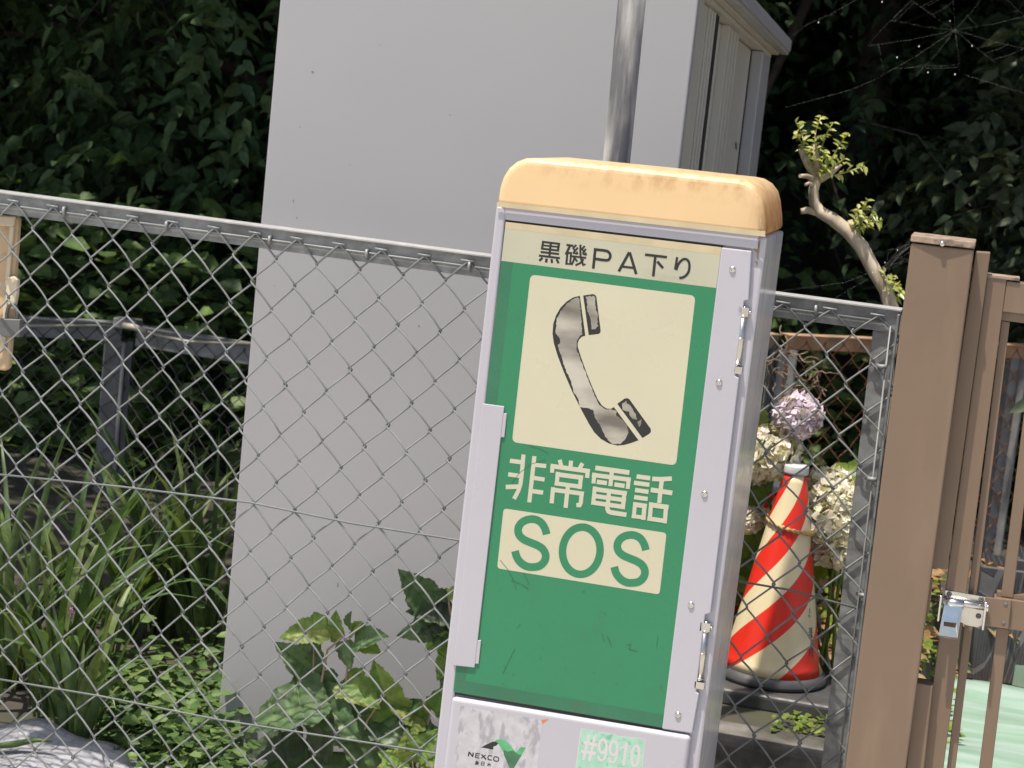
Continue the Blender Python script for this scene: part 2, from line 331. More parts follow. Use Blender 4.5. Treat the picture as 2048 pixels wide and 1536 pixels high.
# ------------------------------------------------------------------ leaf builders
def leaves(P, T, U, L, Wd, fold=.22, curl=.15):
    """P base (n,3), T along, U normal-ish, L length (n,), Wd width (n,) -> verts, quads"""
    n = len(P); T = T / np.linalg.norm(T, axis=1, keepdims=True)
    S = np.cross(T, U); S /= np.linalg.norm(S, axis=1, keepdims=True) + 1e-9; U = np.cross(S, T)
    L = L[:, None]; Wd = Wd[:, None]
    def pt(a, b, c): return P + T * L * a + S * Wd * b + U * (L * c)
    V = np.stack([pt(0, 0, 0), pt(.28, .5, fold * .4 - curl * .05), pt(.62, .40, fold * .3 - curl * .3), pt(1, 0, -curl), pt(.62, -.40, fold * .3 - curl * .3), pt(.28, -.5, fold * .4 - curl * .05)], 1)
    i = (np.arange(n) * 6)[:, None]
    Q = np.concatenate([i + np.array([[0, 1, 2, 3]]), i + np.array([[3, 4, 5, 0]])], 0)
    return V.reshape(-1, 3), Q
def rv(n, s=1.): return RNG.normal(0, s, (n, 3))
def sprays(starts, dirs, length, nl, lsize, droop=.35, lw=.5, tilt=.5):
    """leafy twigs: leaves set alternately along drooping twigs"""
    n = len(starts); dirs = dirs / (np.linalg.norm(dirs, axis=1, keepdims=True) + 1e-9)
    Ps, Ts, Us, Ls = [], [], [], []
    side = np.cross(dirs, np.array([[0, 0, 1.]])) + rv(n, .15); side /= np.linalg.norm(side, axis=1, keepdims=True) + 1e-9
    up = np.cross(side, dirs)
    ln = length * RNG.uniform(.6, 1.3, n)[:, None]
    for k in range(nl):
        s = (k + 1) / nl
        p = starts + dirs * ln * s + np.array([[0, 0, -1.]]) * ln * droop * s * s
        sg = 1 if k % 2 else -1
        t = dirs * (.55 if k < nl - 1 else 1.5) + side * sg * .8 + np.array([[0, 0, -1.]]) * (droop * s + .25) + rv(n, .25)
        Ps.append(p + rv(n, .01)); Ts.append(t); Us.append(up + rv(n, tilt)); Ls.append(lsize * RNG.uniform(.6, 1.25, n) * (1.1 - .3 * s))
    P, T, U, L = np.concatenate(Ps), np.concatenate(Ts), np.concatenate(Us), np.concatenate(Ls)
    return leaves(P, T, U, L, L * lw)
def join(parts):
    vs, qs, b = [], [], 0
    for v, q in parts: vs.append(v); qs.append(q + b); b += len(v)
    return np.concatenate(vs), np.concatenate(qs)
# lettering: strokes and outlines traced in a zoomed window of the photograph, laid on a plane
class Win:
    def __init__(s, x0, y0, sc, Y): s.x0, s.y0, s.sc, s.Y = x0, y0, sc, Y
    def p(s, u, v): return W(s.x0 + u / s.sc, s.y0 + v / s.sc, s.Y)
def catmull(pts, k=6, closed=False):
    P = [Vector((*p, 0)) for p in pts]; n = len(P); out = []
    rng = range(n if closed else n - 1)
    for i in rng:
        a, b, c, d = (P[(i - 1) % n] if closed or i else P[0]), P[i], P[(i + 1) % n], (P[(i + 2) % n] if closed or i < n - 2 else P[-1])
        for j in range(k):
            t = j / k
            q = .5 * (2 * b + (c - a) * t + (2 * a - 5 * b + 4 * c - d) * t * t + (3 * b - a - 3 * c + d) * t ** 3); out.append((q.x, q.y))
    if not closed: out.append(pts[-1])
    return out
TH = .0001
def stroke(mb, win, pts, wd, curve=False, closed=False, off=TH):
    mb.ns = getattr(mb, 'ns', 0) + 1; off += mb.ns * 6e-6
    if curve: pts = catmull(pts, 6, closed)
    P = [Vector((*p, 0)) for p in pts]; n = len(P); Lq, Rq = [], []
    for i in range(n):
        a = P[(i - 1) % n] if (closed or i) else P[i]; b = P[(i + 1) % n] if (closed or i < n - 1) else P[i]
        t = (b - a).normalized(); h = Vector((-t.y, t.x, 0)) * wd / 2
        if not closed and 0 < i < n - 1:
            t1 = (P[i] - a).normalized(); c = max(.45, abs(t.dot(t1))); h = h / c
        Lq.append(P[i] + h); Rq.append(P[i] - h)
    m = n if closed else n - 1
    for i in range(m):
        j = (i + 1) % n
        q = [win.p(v.x, v.y) for v in (Lq[i], Rq[i], Rq[j], Lq[j])]
        q = [v + Vector((0, -off - i * 1.5e-6, 0)) for v in q]
        nn = (q[1] - q[0]).cross(q[2] - q[0])
        if nn.y > 0: q = q[::-1]
        mb.add(q, [(0, 1, 2, 3)])
def fillpoly(mb, win, pts, off=TH, jag=0, rnd=None):
    if jag:
        out = []; r = random.Random(3)
        for i, a in enumerate(pts):
            b = pts[(i + 1) % len(pts)]; d = math.hypot(b[0] - a[0], b[1] - a[1]); k = max(1, int(d / 16))
            for j in range(k):
                out.append((a[0] + (b[0] - a[0]) * j / k + r.uniform(-jag, jag), a[1] + (b[1] - a[1]) * j / k + r.uniform(-jag, jag)))
        pts = out
    q = [win.p(*p) + Vector((0, -off, 0)) for p in pts]
    a = sum((q[i].x * q[(i + 1) % len(q)].z - q[(i + 1) % len(q)].x * q[i].z) for i in range(len(q)))
    if a < 0: q = q[::-1]
    tris = tessellate_polygon([[Vector((v.x, v.z, 0)) for v in q]]); fs = []
    for a, b, c in tris:
        nn = (q[b] - q[a]).cross(q[c] - q[a]); fs.append((a, b, c) if nn.y < 0 else (a, c, b))
    mb.add(q, fs)
def rrect(pts, r, k=5):
    out = []; n = len(pts)
    for i in range(n):
        a, b, c = Vector(pts[i - 1]), Vector(pts[i]), Vector(pts[(i + 1) % n])
        p, q = b + (a - b).normalized() * r, b + (c - b).normalized() * r
        for j in range(k + 1):
            t = j / k; v = p * (1 - t) ** 2 + b * 2 * t * (1 - t) + q * t * t; out.append((v.x, v.y))
    return out
YB, YF = 3.35, 3.75       # front of the phone box, plane of the fence
# ================================================================== SETTING
def H(x, y):
    s = lambda a, b, v: max(0, min(1, (v - a) / (b - a)))
    rt = s(-.56, -.5, x); bed = rt * (1 - s(-.02, .02, x)) * (1 - s(6.45, 6.6, y)); z = .12 * s(4.32, 4.36, y) * rt * (1 - bed) + .325 * s(4.02, 4.06, y) * bed + .01 * s(3.9, 4.0, y) * (1 - rt) + (.11 * s(4.3, 5.6, y)) * (1 - rt)
    t = max(0, y - 8.6); z += .5 * t if t < 16 else 8
    if 5 < y < 9: z += .02 * math.sin(3.1 * x + 1.7 * y) * s(5, 5.6, y) * math.sin(2.3 * y - x)
    return z
xs = sorted(set([-200, -120, -70, -40, -25, -15] + [round(-9 + .3 * i, 3) for i in range(44)] + [-.56, -.5, -.02, .02] + [6, 10, 15, 25, 40, 70, 120, 200]))
ys = sorted(set([-200, -120, -60, -30, -15, -8, -4, 0, 2, 3.2, 3.85, 3.9, 4.0, 4.02, 4.06, 4.15, 4.32, 4.36, 6.45, 6.6] + [round(4.5 + .25 * i, 3) for i in range(40)] + [15, 16, 18, 20, 22, 24.6, 30, 45, 80, 150, 200]))
mb = MB(); nx = len(xs)
mb.add([(x, y, H(x, y)) for y in ys for x in xs], [(j*nx+i, j*nx+i+1, (j+1)*nx+i+1, (j+1)*nx+i) for j in range(len(ys)-1) for i in range(nx-1)], True)
ground = mb.build('ground', M['soil']); ground['kind'] = 'structure'
mb = MB().add([(-60, -60, .004), (60, -60, .004), (60, 3.82, .004), (-60, 3.82, .004)], [(0, 1, 2, 3)])
o = mb.build('pavement', M['apron']); o['kind'] = 'structure'
# kerb between pavement and the planted bed
ka, kb = 3.99, 4.13
mb = MB(); x = -.52
while x < -.1:
    mb.box((x, ka, 0), (x + .56, kb, .345 + random.uniform(-.004, .004))); x += .566
o = mb.build('kerb', M['kerb'], bevel=.012, seg=2); o['kind'] = 'structure'

# ================================================================== EMERGENCY PHONE BOX
pTL, pBL = W(992, 414, YB), W(867, 1536, YB)
bl = ext(pTL, pBL, 0); pTR, pBR = W(1519, 580, YB), W(1396, 1536, YB); br = ext(pTR, pBR, 0)
ztop = W(1260, 443, YB).z
def on_line(a, b, z): return ext(a, b, z)
tl, tr = on_line(pTL, pBL, ztop), on_line(pTR, pBR, ztop)
rb = WP(1552, 588, tr, Vector((1, 0, 0))); DB = rb.y - YB
box = thing('emergency_phone_box', 'tall lilac-grey roadside telephone box with yellow cover and green sign door', 'phone box', ((bl.x + br.x) / 2, YB + DB / 2, 0))
fr = .008
mb = MB(); d = Vector((0, DB - fr, 0)); f = Vector((0, fr, 0))
mb.prism([bl + f, br + f, tr + f, tl + f], d)
body = mb.build('body', M['boxpaint'], box, .004)
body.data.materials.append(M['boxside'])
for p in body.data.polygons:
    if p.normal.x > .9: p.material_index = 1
Vy = lambda v: Vector((0, v, 0))
# left rail and head rail of the front frame
li_t, li_b = W(1010, 439, YB), W(908, 1392, YB); lib = ext(li_t, li_b, 0)
mb = MB().prism([bl, lib, on_line(li_t, li_b, ztop), tl], Vy(fr + .001), True)
mb.build('side_rail', M['boxpaint'], box, .006, 4)
mb = MB().prism([W(1010, 439.5, YB), W(1515, 498, YB), W(1517, 470, YB), W(1010, 414, YB)], Vy(fr + .001))
mb.build('head_rail', M['boxpaint'], box, .0015)
# dark backing standing in for the shade inside the joints
mb = MB().prism([W(1006, 437, YB), W(1446, 492, YB), W(1326, 1462, YB), W(898, 1388, YB)], Vy(.004))
for i in range(len(mb.v)): mb.v[i] = (mb.v[i][0], mb.v[i][1] + .004, mb.v[i][2])
mb.build('joint_shade_backing', M['gap'], box)
# yellow cover
Wc = lambda u, v: W(960 + u / 3.2, 300 + v / 3.2, YB - .004)
prof = [(105, 362), (112, 300), (122, 235), (145, 170), (180, 115), (230, 75), (290, 53), (350, 52), (1000, 116), (1640, 186), (1700, 198), (1755, 232), (1795, 285), (1812, 350), (1822, 450), (1826, 556)]
lipc = [(105, 362), (110, 332), (960, 424), (1825, 520), (1826, 556)]
mb = MB().prism([Wc(*p) for p in prof], Vy(DB + .006), True)
cap = mb.build('top_cover', M['cap'], box, .012, 4, 50)
cap['label'] = 'sun-faded yellow plastic top cover with brown grime'
mb = MB().prism([W(960 + u / 3.2, 300 + v / 3.2, YB - .0055) for u, v in lipc], Vy(.0012)); mb.build('cover_lip', M['caplip'], box)
# green sign panel and its prints
PN = [(1011.5, 443.5), (1443, 494.5), (1327, 1456), (906, 1382)]
panel = MB().prism([W(*p, YB + .0005) for p in rrect(PN, 5)], Vy(.0035)).build('sign_panel', M['green'], box)
win = Win(0, 0, 1, YB + .0005)
mb = MB()
fillpoly(mb, win, [(1011.5, 443.5), (1443, 494.5), (1432.6, 576), (1002.6, 521.5)], .0001); mb.build('name_band', M['creamtop'], panel)
mb = MB()
for q in ([(1002.5, 522), (1026, 525), (931, 1362), (908, 1384)], [(908, 1384), (931, 1362), (1331, 1430), (1327.5, 1455.5)]): fillpoly(mb, win, q, .0001)
mb.build('panel_border', M['greendark'], panel)
mb = MB()
for q in ([(1011.5, 443.5), (1443, 494.5), (1441, 510), (1010, 456)],): fillpoly(mb, win, q, .0002)
mb.build('panel_edge_band', M['caplip'], panel)
mb = MB(); fillpoly(mb, win, rrect([(1061, 549), (1391, 591.5), (1352, 931), (1024, 884)], 11), .0001)
mb.build('picture_field', M['cream'], panel)
w6 = Win(990, 1010, 5.689, YB + .0005)
mb = MB(); fillpoly(mb, w6, rrect([(98, 38), (1952, 318), (1872, 1018), (24, 720)], 42), .0001); mb.build('letter_field', M['cream'], panel)
w3 = Win(1080, 570, 4.516, YB + .0005)
hand = [(360,97),(300,112),(240,150),(185,205),(145,275),(120,350),(113,440),(125,525),(160,640),(215,785),(290,960),(370,1120),(440,1250),(490,1330),(550,1390),(620,1430),(700,1450),(760,1445),(830,1425),(890,1402),(668,1103),(640,1118),(600,1115),(560,1088),(520,1030),(470,915),(420,790),(370,650),(342,560),(340,525),(355,490),(380,467),(410,457)]
ear = [(390,95),(480,82),(500,90),(510,110),(548,410),(545,430),(530,442),(440,453)]
mou = [(698,1073),(765,1025),(790,1022),(808,1032),(1000,1298),(1002,1325),(990,1342),(925,1382)]
mb = MB()
for q in (hand, ear, mou): fillpoly(mb, w3, q, .0002)
mb.build('phone_pictogram', M['ink'], panel)
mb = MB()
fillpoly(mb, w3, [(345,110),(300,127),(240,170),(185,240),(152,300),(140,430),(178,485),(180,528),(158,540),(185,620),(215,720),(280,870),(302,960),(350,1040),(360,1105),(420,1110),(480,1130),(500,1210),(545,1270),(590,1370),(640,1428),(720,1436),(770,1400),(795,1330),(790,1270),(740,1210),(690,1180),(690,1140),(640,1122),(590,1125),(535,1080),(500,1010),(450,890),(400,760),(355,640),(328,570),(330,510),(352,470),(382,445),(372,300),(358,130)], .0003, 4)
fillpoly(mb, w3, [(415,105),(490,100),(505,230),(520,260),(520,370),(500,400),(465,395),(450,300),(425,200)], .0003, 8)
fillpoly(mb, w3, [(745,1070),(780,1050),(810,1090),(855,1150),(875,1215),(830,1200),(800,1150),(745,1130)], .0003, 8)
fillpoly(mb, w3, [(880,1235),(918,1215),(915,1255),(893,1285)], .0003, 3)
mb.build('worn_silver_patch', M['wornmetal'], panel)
# writing: place name
A = Win(1060, 460, 11.378, YB + .0005); Bw = Win(1220, 480, 11.378, YB + .0005); mb = MB()
for q, wd in (([(278,268),(684,318)],50), ([(303,245),(270,445)],52), ([(662,295),(635,488)],54), ([(290,348),(655,388)],42), ([(266,424),(640,468)],48), ([(478,270),(440,612)],52), ([(243,500),(663,548)],50), ([(205,582),(683,640)],50), ([(285,630),(213,702)],54), ([(378,648),(368,742)],58), ([(490,660),(503,752)],54), ([(604,662),(652,758)],52)):
    stroke(mb, A, q, wd, off=.0002)
for q, wd in (([(830,338),(988,360)],50), ([(915,350),(815,560)],56), ([(850,540),(826,790)],50), ([(845,515),(958,530)],48), ([(935,510),(915,770)],44), ([(820,765),(925,778)],36), ([(1055,338),(980,412)],44), ([(975,400),(1012,455)],42), ([(1090,398),(985,522)],44), ([(975,520),(1090,545)],40), ([(1065,488),(1090,548)],34), ([(1245,362),(1178,442)],44), ([(1172,420),(1215,475)],40), ([(1272,428),(1200,535)],44), ([(1195,540),(1290,572)],38), ([(1255,510),(1285,568)],34), ([(1150,332),(1146,480),(1152,600),(1175,700),(1215,800),(1262,772)],48), ([(905,590),(1278,634)],44), ([(1020,600),(990,700),(945,795)],46), ([(1018,640),(1078,718)],42), ([(1222,665),(1140,755),(1035,800)],44)):
    stroke(mb, A, q, wd, off=.0002)
stroke(mb, A, [(1488,412),(1440,878)], 62, off=.0002)
stroke(mb, A, [(1470,443),(1680,465),(1780,495),(1828,570),(1810,650),(1740,688),(1480,655)], 62, True, off=.0002)
for q, wd in (([(440,278),(200,715)],64), ([(448,280),(598,775)],62), ([(285,605),(545,635)],52), ([(798,332),(1297,390)],58), ([(1032,370),(985,828)],62), ([(1075,488),(1208,638)],60), ([(1530,390),(1482,670)],54)): stroke(mb, Bw, q, wd, off=.0002)
stroke(mb, Bw, [(1505,685),(1560,545),(1640,455),(1715,432),(1785,480),(1808,580),(1795,700),(1745,790),(1670,845),(1578,866)], 56, True, off=.0002)
mb.build('place_name_lettering', M['ink'], panel)
# writing: emergency telephone
D4 = Win(1000, 890, 10.242, YB + .0005); E5 = Win(1170, 910, 10.242, YB + .0005); mb = MB()
stroke(mb, D4, [(482,195),(462,420),(438,660),(420,800),(375,940),(288,1105)], 84, off=.0002)
for q, wd in (([(205,322),(440,352)],90), ([(168,600),(420,634)],88), ([(118,860),(400,852)],92), ([(706,228),(600,1175)],85), ([(710,405),(947,432)],86), ([(680,672),(914,708)],86), ([(650,943),(884,975)],90), ([(1222,302),(1255,420)],82), ([(1457,320),(1445,440)],84), ([(1692,372),(1625,490)],84), ([(1035,428),(1842,540)],94), ([(1078,400),(1066,568)],82), ([(1800,500),(1785,674)],86), ([(1140,597),(1704,672)],95), ([(1120,783),(1680,858)],86), ([(1185,550),(1163,825)],82), ([(1660,620),(1635,902)],82), ([(1395,800),(1345,1288)],86), ([(1048,912),(1720,1000)],90), ([(1090,865),(1058,1195)],86), ([(1678,962),(1655,1190),(1635,1228),(1565,1232)],84)): stroke(mb, D4, q, wd, off=.0002)
for q, wd in (([(212,262),(910,360)],98), ([(555,300),(520,636)],85), ([(145,405),(940,508)],90), ([(192,362),(175,582)],82), ([(898,470),(875,694)],82), ([(243,548),(450,576)],92), ([(603,602),(812,634)],90), ([(160,692),(858,790)],94), ([(150,832),(840,928)],88), ([(130,970),(815,1066)],90), ([(205,645),(165,1020)],82), ([(812,735),(774,1110)],86), ([(500,700),(460,1090)],86), ([(460,1050),(462,1105),(480,1150),(530,1176),(850,1224)],92),
        ([(1058,438),(1336,475)],92), ([(1005,568),(1320,610)],90), ([(1025,715),(1302,755)],90), ([(1008,862),(1285,900)],90), ([(988,1010),(1268,1048)],98), ([(958,1246),(1232,1284)],80), ([(1030,965),(998,1295)],80), ([(1224,995),(1195,1330)],90), ([(1378,487),(1560,495),(1780,482)],94), ([(1575,500),(1520,985)],88), ([(1348,712),(1790,778)],98), ([(1315,1015),(1714,1072)],102), ([(1280,1298),(1680,1354)],90), ([(1358,970),(1325,1345)],84), ([(1665,1022),(1633,1398)],86)): stroke(mb, E5, q, wd, off=.0002)
mb.build('emergency_telephone_lettering', M['creamletter'], panel)
S1 = [(588,334),(570,270),(530,205),(475,170),(415,160),(345,175),(290,215),(263,275),(275,340),(325,390),(400,425),(480,458),(545,502),(577,570),(562,640),(510,690),(440,705),(370,700),(305,665),(252,600),(228,523)]
mb = MB()
stroke(mb, w6, S1, 88, True, off=.0002); stroke(mb, w6, [(x + 1129, y + 180) for x, y in S1], 88, True, off=.0002)
ring = [(982 + 214 * math.cos(a) - 9 * math.sin(a), 520 + 269 * math.sin(a) - 0 * math.cos(a)) for a in [2 * math.pi * i / 48 for i in range(48)]]
stroke(mb, w6, ring, 86, closed=True, off=.0002); mb.build('distress_lettering', M['green'], panel)
mb = MB(); r = random.Random(5)
for q in ([(1024,966),(1040,945),(1062,928),(1092,920)], [(1060,893),(1078,897),(1096,906)], [(1000,1120),(1015,1138),(1027,1160),(1033,1180)], [(1006,1347),(1030,1297)], [(1204,1266),(1208,1283),(1215,1273),(1223,1292)], [(1252,1290),(1262,1288),(1258,1298),(1275,1303)], [(1048,1145),(1058,1168)], [(1035,1255),(1041,1248)], [(1316,1272),(1313,1295)]):
    stroke(mb, win, q, 1.0, off=.0003)
for _ in range(26):
    x, y = r.uniform(950, 1330), r.uniform(1180, 1400); stroke(mb, win, [(x, y), (x + r.uniform(-4, 4), y + r.uniform(1, 5))], r.uniform(.5, 1.1), off=.0003)
for i in range(7): stroke(mb, win, [(1023 + i * 5, 1160 + i * 2.2), (1026 + i * 5, 1162 + i * 2.2 + r.uniform(-2, 3))], 1.6, off=.0003)
o = mb.build('scratches', M['scratch'], panel); o['kind'] = 'stuff'
# hinge-side strip with screws, hinges
strip = MB().prism([W(*p, YB - .002) for p in [(1443,495),(1503,502),(1497,600),(1488,602),(1470,752),(1478,756),(1421,1226),(1410,1230),(1392,1384),(1398,1388),(1384,1467),(1324,1458)]], Vy(.0095)).build('hinge_strip', M['boxpaint'], box, .0018, 2)
for px, py in ((1465,539),(1438,765),(1409,988),(1382,1210),(1356,1430)):
    p = W(px, py, YB - .002); mb = MB()
    mb.lathe([(.0058, 0), (.0056, .0012), (.0042, .0024), (.0018, .003), (.0016, .0018)], 16, p, (0, -1, 0))
    mb.build('screw', M['steel'], strip)
for (x0, y0), (x1, y1) in (((1490,612),(1473,746)), ((1413,1242),(1398,1376))):
    a, b = W(x0, y0, YB + .004), W(x1, y1, YB + .004); u = (a - b).normalized(); mb = MB(); L = (a - b).length
    mb.tube([b + u * (L * .12), b + u * (L * .86)], .0058, 14)
    for t in (.13, .5, .84): mb.tube([b + u * (L * t), b + u * (L * t + .003)], .0066, 14)
    c = b + u * L * .93; mb.box((c.x - .009, c.y - .006, c.z - .009), (c.x + .008, c.y + .004, c.z + .006))
    mb.tube([c + Vector((.008, -.002, -.002)), c + Vector((.012, -.002, -.002))], .003, 8)
    c = b + u * L * .05; mb.box((c.x - .009, c.y - .006, c.z - .006), (c.x + .009, c.y + .004, c.z + .006))
    mb.tube([b, b + u * L], .003, 8)
    mb.build('hinge', M['steel'], box)
mb = MB(); wf = Win(0, 0, 1, YB + fr)
for q in ([(1507,499),(1521,480),(1519,500),(1517,522),(1514,515),(1512,505)], [(1511,522),(1516,524),(1514,534)]): fillpoly(mb, wf, q, .0003, 1.2)
o = mb.build('grime_drip', M['browndirt'], box)
# pull handle on the left
hd = MB().prism([W(*p, YB - .003) for p in [(964.5,807),(1008.5,813),(949,1335.5),(906,1331)]], Vy(.0035)).build('pull_handle', M['boxpaint'], box, .0012, 2)
for q in ([(1003,826),(1013.5,827),(1008.5,875),(999,874)], [(953,1280),(962,1281),(957,1328),(948,1327)]):
    mb = MB().prism([W(*p, YB - .002) for p in q], Vy(.003)); mb.build('handle_clip', M['boxpaint'], hd, .0008)
# lower door with stickers
a, b2 = W(905, 1392.5, YB), W(1382.5, 1471, YB); bl2 = ext(a, W(888, 1536, YB), .06); br2 = ext(b2, W(1374, 1536, YB), .06)
mb = MB().prism([W(*p, YB - .007) for p in []] or [bl2 - Vy(.007), br2 - Vy(.007), b2 - Vy(.007), a - Vy(.007)], Vy(.0155))
low = mb.build('lower_door', M['boxpaint'], box, .0075, 5)
YL = YB - .007; w7 = Win(900, 1380, 9.845, YL)
st = MB(); fillpoly(st, w7, rrect([(208,312),(1810,592),(1640,2300),(20,2050)], 30), .0001, 3); stk = st.build('company_sticker', M['sticker'], low)
mb = MB(); fillpoly(mb, w7, [(1795,590),(1945,570),(1822,665)], .0002); mb.build('orange_scrap', M['orange'], low)
mb = MB(); fillpoly(mb, w7, [(610,1130),(720,1070),(835,1018),(900,1015),(955,1050),(905,1100),(870,1105),(850,1125),(858,1155),(838,1172)], .0002)
for q, wd in (([(378,1215),(362,1303)],26), ([(378,1220),(448,1312)],26), ([(460,1230),(446,1318)],26), ([(588,1258),(512,1248),(500,1325),(578,1340)],20), ([(505,1287),(572,1298)],18), ([(622,1268),(712,1368)],28), ([(705,1278),(612,1345)],20), ([(830,1300),(765,1290),(745,1328),(755,1368),(822,1382)],22)): stroke(mb, w7, q, wd, off=.0002)
stroke(mb, w7, [(885,1312),(945,1324),(962,1348),(952,1392),(930,1405),(872,1392),(858,1370),(868,1322)], 22, closed=True, off=.0002)
for q in ([(497,1405),(562,1417)], [(532,1388),(518,1472)], [(507,1420),(562,1430),(556,1458),(502,1448),(507,1420)], [(505,1434),(558,1444)], [(520,1450),(490,1472)], [(530,1450),(560,1475)], [(625,1410),(678,1420),(668,1486),(614,1475),(625,1410)], [(620,1443),(675,1452)], [(735,1450),(805,1462)], [(774,1428),(762,1502)], [(768,1458),(728,1490)], [(774,1462),(802,1500)]): stroke(mb, w7, q, 11, off=.0002)
mb.build('company_lettering', M['ink'], low)
mb = MB(); fillpoly(mb, w7, [(875,1005),(930,978),(1000,965),(1080,985),(1150,1040),(1230,1140),(1300,1228),(1360,1270),(1420,1272),(1395,1320),(1200,1290),(1080,1280),(990,1120),(945,1040)], .0002)
fillpoly(mb, w7, [(1300,1225),(1350,1165),(1400,1125),(1500,1130),(1412,1275),(1345,1272)], .00025); mb.build('company_ribbon_emblem', M['lime'], low)
mb = MB(); fillpoly(mb, w7, [(1060,1180),(1130,1210),(1240,1190),(1310,1240),(1350,1270),(1412,1276),(1255,1540),(1215,1600),(1175,1540),(1060,1270)], .0003); mb.build('company_emblem_shade', M['moss'], low)
w8 = Win(1140, 1420, 11.378, YL)
mb = MB(); fillpoly(mb, w8, [(245,412),(1045,552),(1052,578),(1330,608),(1685,655),(1716,700),(1560,2150),(40,1950)], .0001, 3); mb.build('sticker_edge', M['mintletter'], low)
mb = MB(); fillpoly(mb, w8, [(262,428),(1035,566),(1045,592),(1330,624),(1672,672),(1698,706),(1545,2130),(60,1935)], .0002, 5); mb.build('number_sticker', M['mint'], low)
mb = MB()
for q, wd in (([(437,558),(302,1138)],60), ([(572,578),(440,1162)],62), ([(305,735),(620,800)],72), ([(248,935),(585,990)],70), ([(1290,740),(1215,1265)],66), ([(1275,780),(1215,845),(1140,878)],50)): stroke(mb, w8, q, wd, off=.0003)
nine = [(822,860),(795,940),(735,972),(680,925),(665,815),(690,715),(750,668),(805,700),(828,800),(822,930),(795,1080),(730,1145),(672,1120),(640,1045)]
stroke(mb, w8, nine, 58, True, off=.0003); stroke(mb, w8, [(x + 246, y + 46) for x, y in nine], 58, True, off=.0003)
stroke(mb, w8, [(1490 + 82 * math.cos(t) - 22 * math.sin(t), 1045 + 235 * math.sin(t)) for t in [2 * math.pi * i / 32 for i in range(32)]], 66, closed=True, off=.0003)
mb.build('number_lettering', M['mintletter'], low)

# ================================================================== CHAIN LINK FENCES
def chain(mb, p0, p1, z0, z1, wd, h, r, k=6, d=.0028, wob=0., x_phase=0., z_phase=0., seed=1, bow=0.):
    """zigzag wires hooked into their neighbours, along p0 -> p1"""
    p0, p1 = Vector(p0), Vector(p1); u = (p1 - p0); L = u.length; u /= L; nrm = Vector((-u.y, u.x, 0)); rr = random.Random(seed)
    n = int(L / (wd / 2)) + 2; rows = int((z1 - z0) / (h / 2)) + 1
    for c in range(-1, n):
        pts = []
        for j in range(rows + 1):
            z = z1 + z_phase - j * h / 2
            side = (c + j) % 2            # which neighbour this knot belongs to
            s = (c + side) * wd / 2 + x_phase
            if s < -.02 or s > L + .02: 
                continue
            o = .0022 * (1 if side else -1); jx, jz = rr.gauss(0, wob), rr.gauss(0, wob)
            ar = h * .045
            dirn = 1 if side else -1
            base = p0 + u * (s + o + jx)
            if pts and bow:
                a_ = pts[-1]; b_ = base - u * (dirn * wd * .035) + nrm * (-d if side else d) + Vector((0, 0, z + jz + ar))
                bw = (bow if side else bow * .25) * rr.uniform(.7, 1.3) * h
                for t_ in (.3, .65): pts.append(a_.lerp(b_, t_) + (u * .8 + Vector((0, 0, .6))) * bw * 4 * t_ * (1 - t_) * (1 if side else -1))
            pts.append(base - u * (dirn * wd * .035) + nrm * (-d if side else d) + Vector((0, 0, z + jz + ar)))
            pts.append(base + Vector((0, 0, z + jz)))
            pts.append(base - u * (dirn * wd * .035) + nrm * (d if side else -d) + Vector((0, 0, z + jz - ar)))
        if len(pts) > 4: mb.tube(pts, r, k, False)
wF = (W(520, 310 / 3.657 + 380, YF) if False else None)
kn0 = W(67, 455, YF); kn1 = W(67 + 2 * 79.2, 455 + 2 * 10.7, YF)
ww = (kn1.x - kn0.x) / 2
kn2 = W(101.7, 508.5, YF); hh = (kn0.z - kn2.z) * 2
xl = kn0.x - ww * 6; xr_ = W(1752, 760, YF).x + .035
fence = thing('chain_link_fence', 'silver chain-link fence with galvanised angle top rail behind the phone box', 'fence', (W(700, 800, YF).x, YF, 0))
mb = MB(); chain(mb, (xl, YF, 0), (xr_, YF, 0), .12, kn0.z, ww, hh, .0020, 6, wob=.0011, bow=.017)
# hooks of the mesh at the rail
nk = int((xr_ - xl) / ww)
railz = lambda x: W(67, 391.5, YF).z + (x - kn0.x) * ((W(1700, 605.5, YF).z - W(67, 391.5, YF).z) / (W(1700, 605.5, YF).x - kn0.x))
for i in range(nk + 1):
    xx = xl + (i + .5) * ww; z = railz(xx) - .017
    mb.tube([(xx - ww / 2, YF - .003, kn0.z), (xx - .004, YF - .004, z - .002), (xx, YF - .004, z)], .0021, 6)
    mb.tube([(xx + ww / 2, YF + .001, kn0.z), (xx + .004, YF - .003, z - .004), (xx, YF - .004, z)], .0021, 6)
    mb.tube([(xx - .016, YF - .004, z + .002), (xx + .010, YF - .005, z + .001)], .0021, 6)
mb.build('mesh_panel', M['wire'], fence)
xa, xb = xl, W(1801, 640, YF).x
za, zb = railz(xa), railz(xb)
mb = MB()
mb.hexa([(xa, YF + .003, za - .045), (xb, YF + .003, zb - .045), (xb, YF + .007, zb - .045), (xa, YF + .007, za - .045), (xa, YF + .003, za - .004), (xb, YF + .003, zb - .004), (xb, YF + .007, zb - .004), (xa, YF + .007, za - .004)])
rail = mb.build('top_rail', M['galv'], fence, .001)
mb = MB().hexa([(xa, YF - .004, za - .004), (xb, YF - .004, zb - .004), (xb, YF + .045, zb - .004), (xa, YF + .045, za - .004), (xa, YF - .004, za), (xb, YF - .004, zb), (xb, YF + .045, zb), (xa, YF + .045, za)])
mb.build('rail_flange', M['galvtop'], rail, .0008)
mb = MB(); mb.tube([(xa, YF - .001, za - .026), (xb - .03, YF - .001, zb - .026)], .0022, 6)
mb.build('tension_rod', M['wire'], fence)
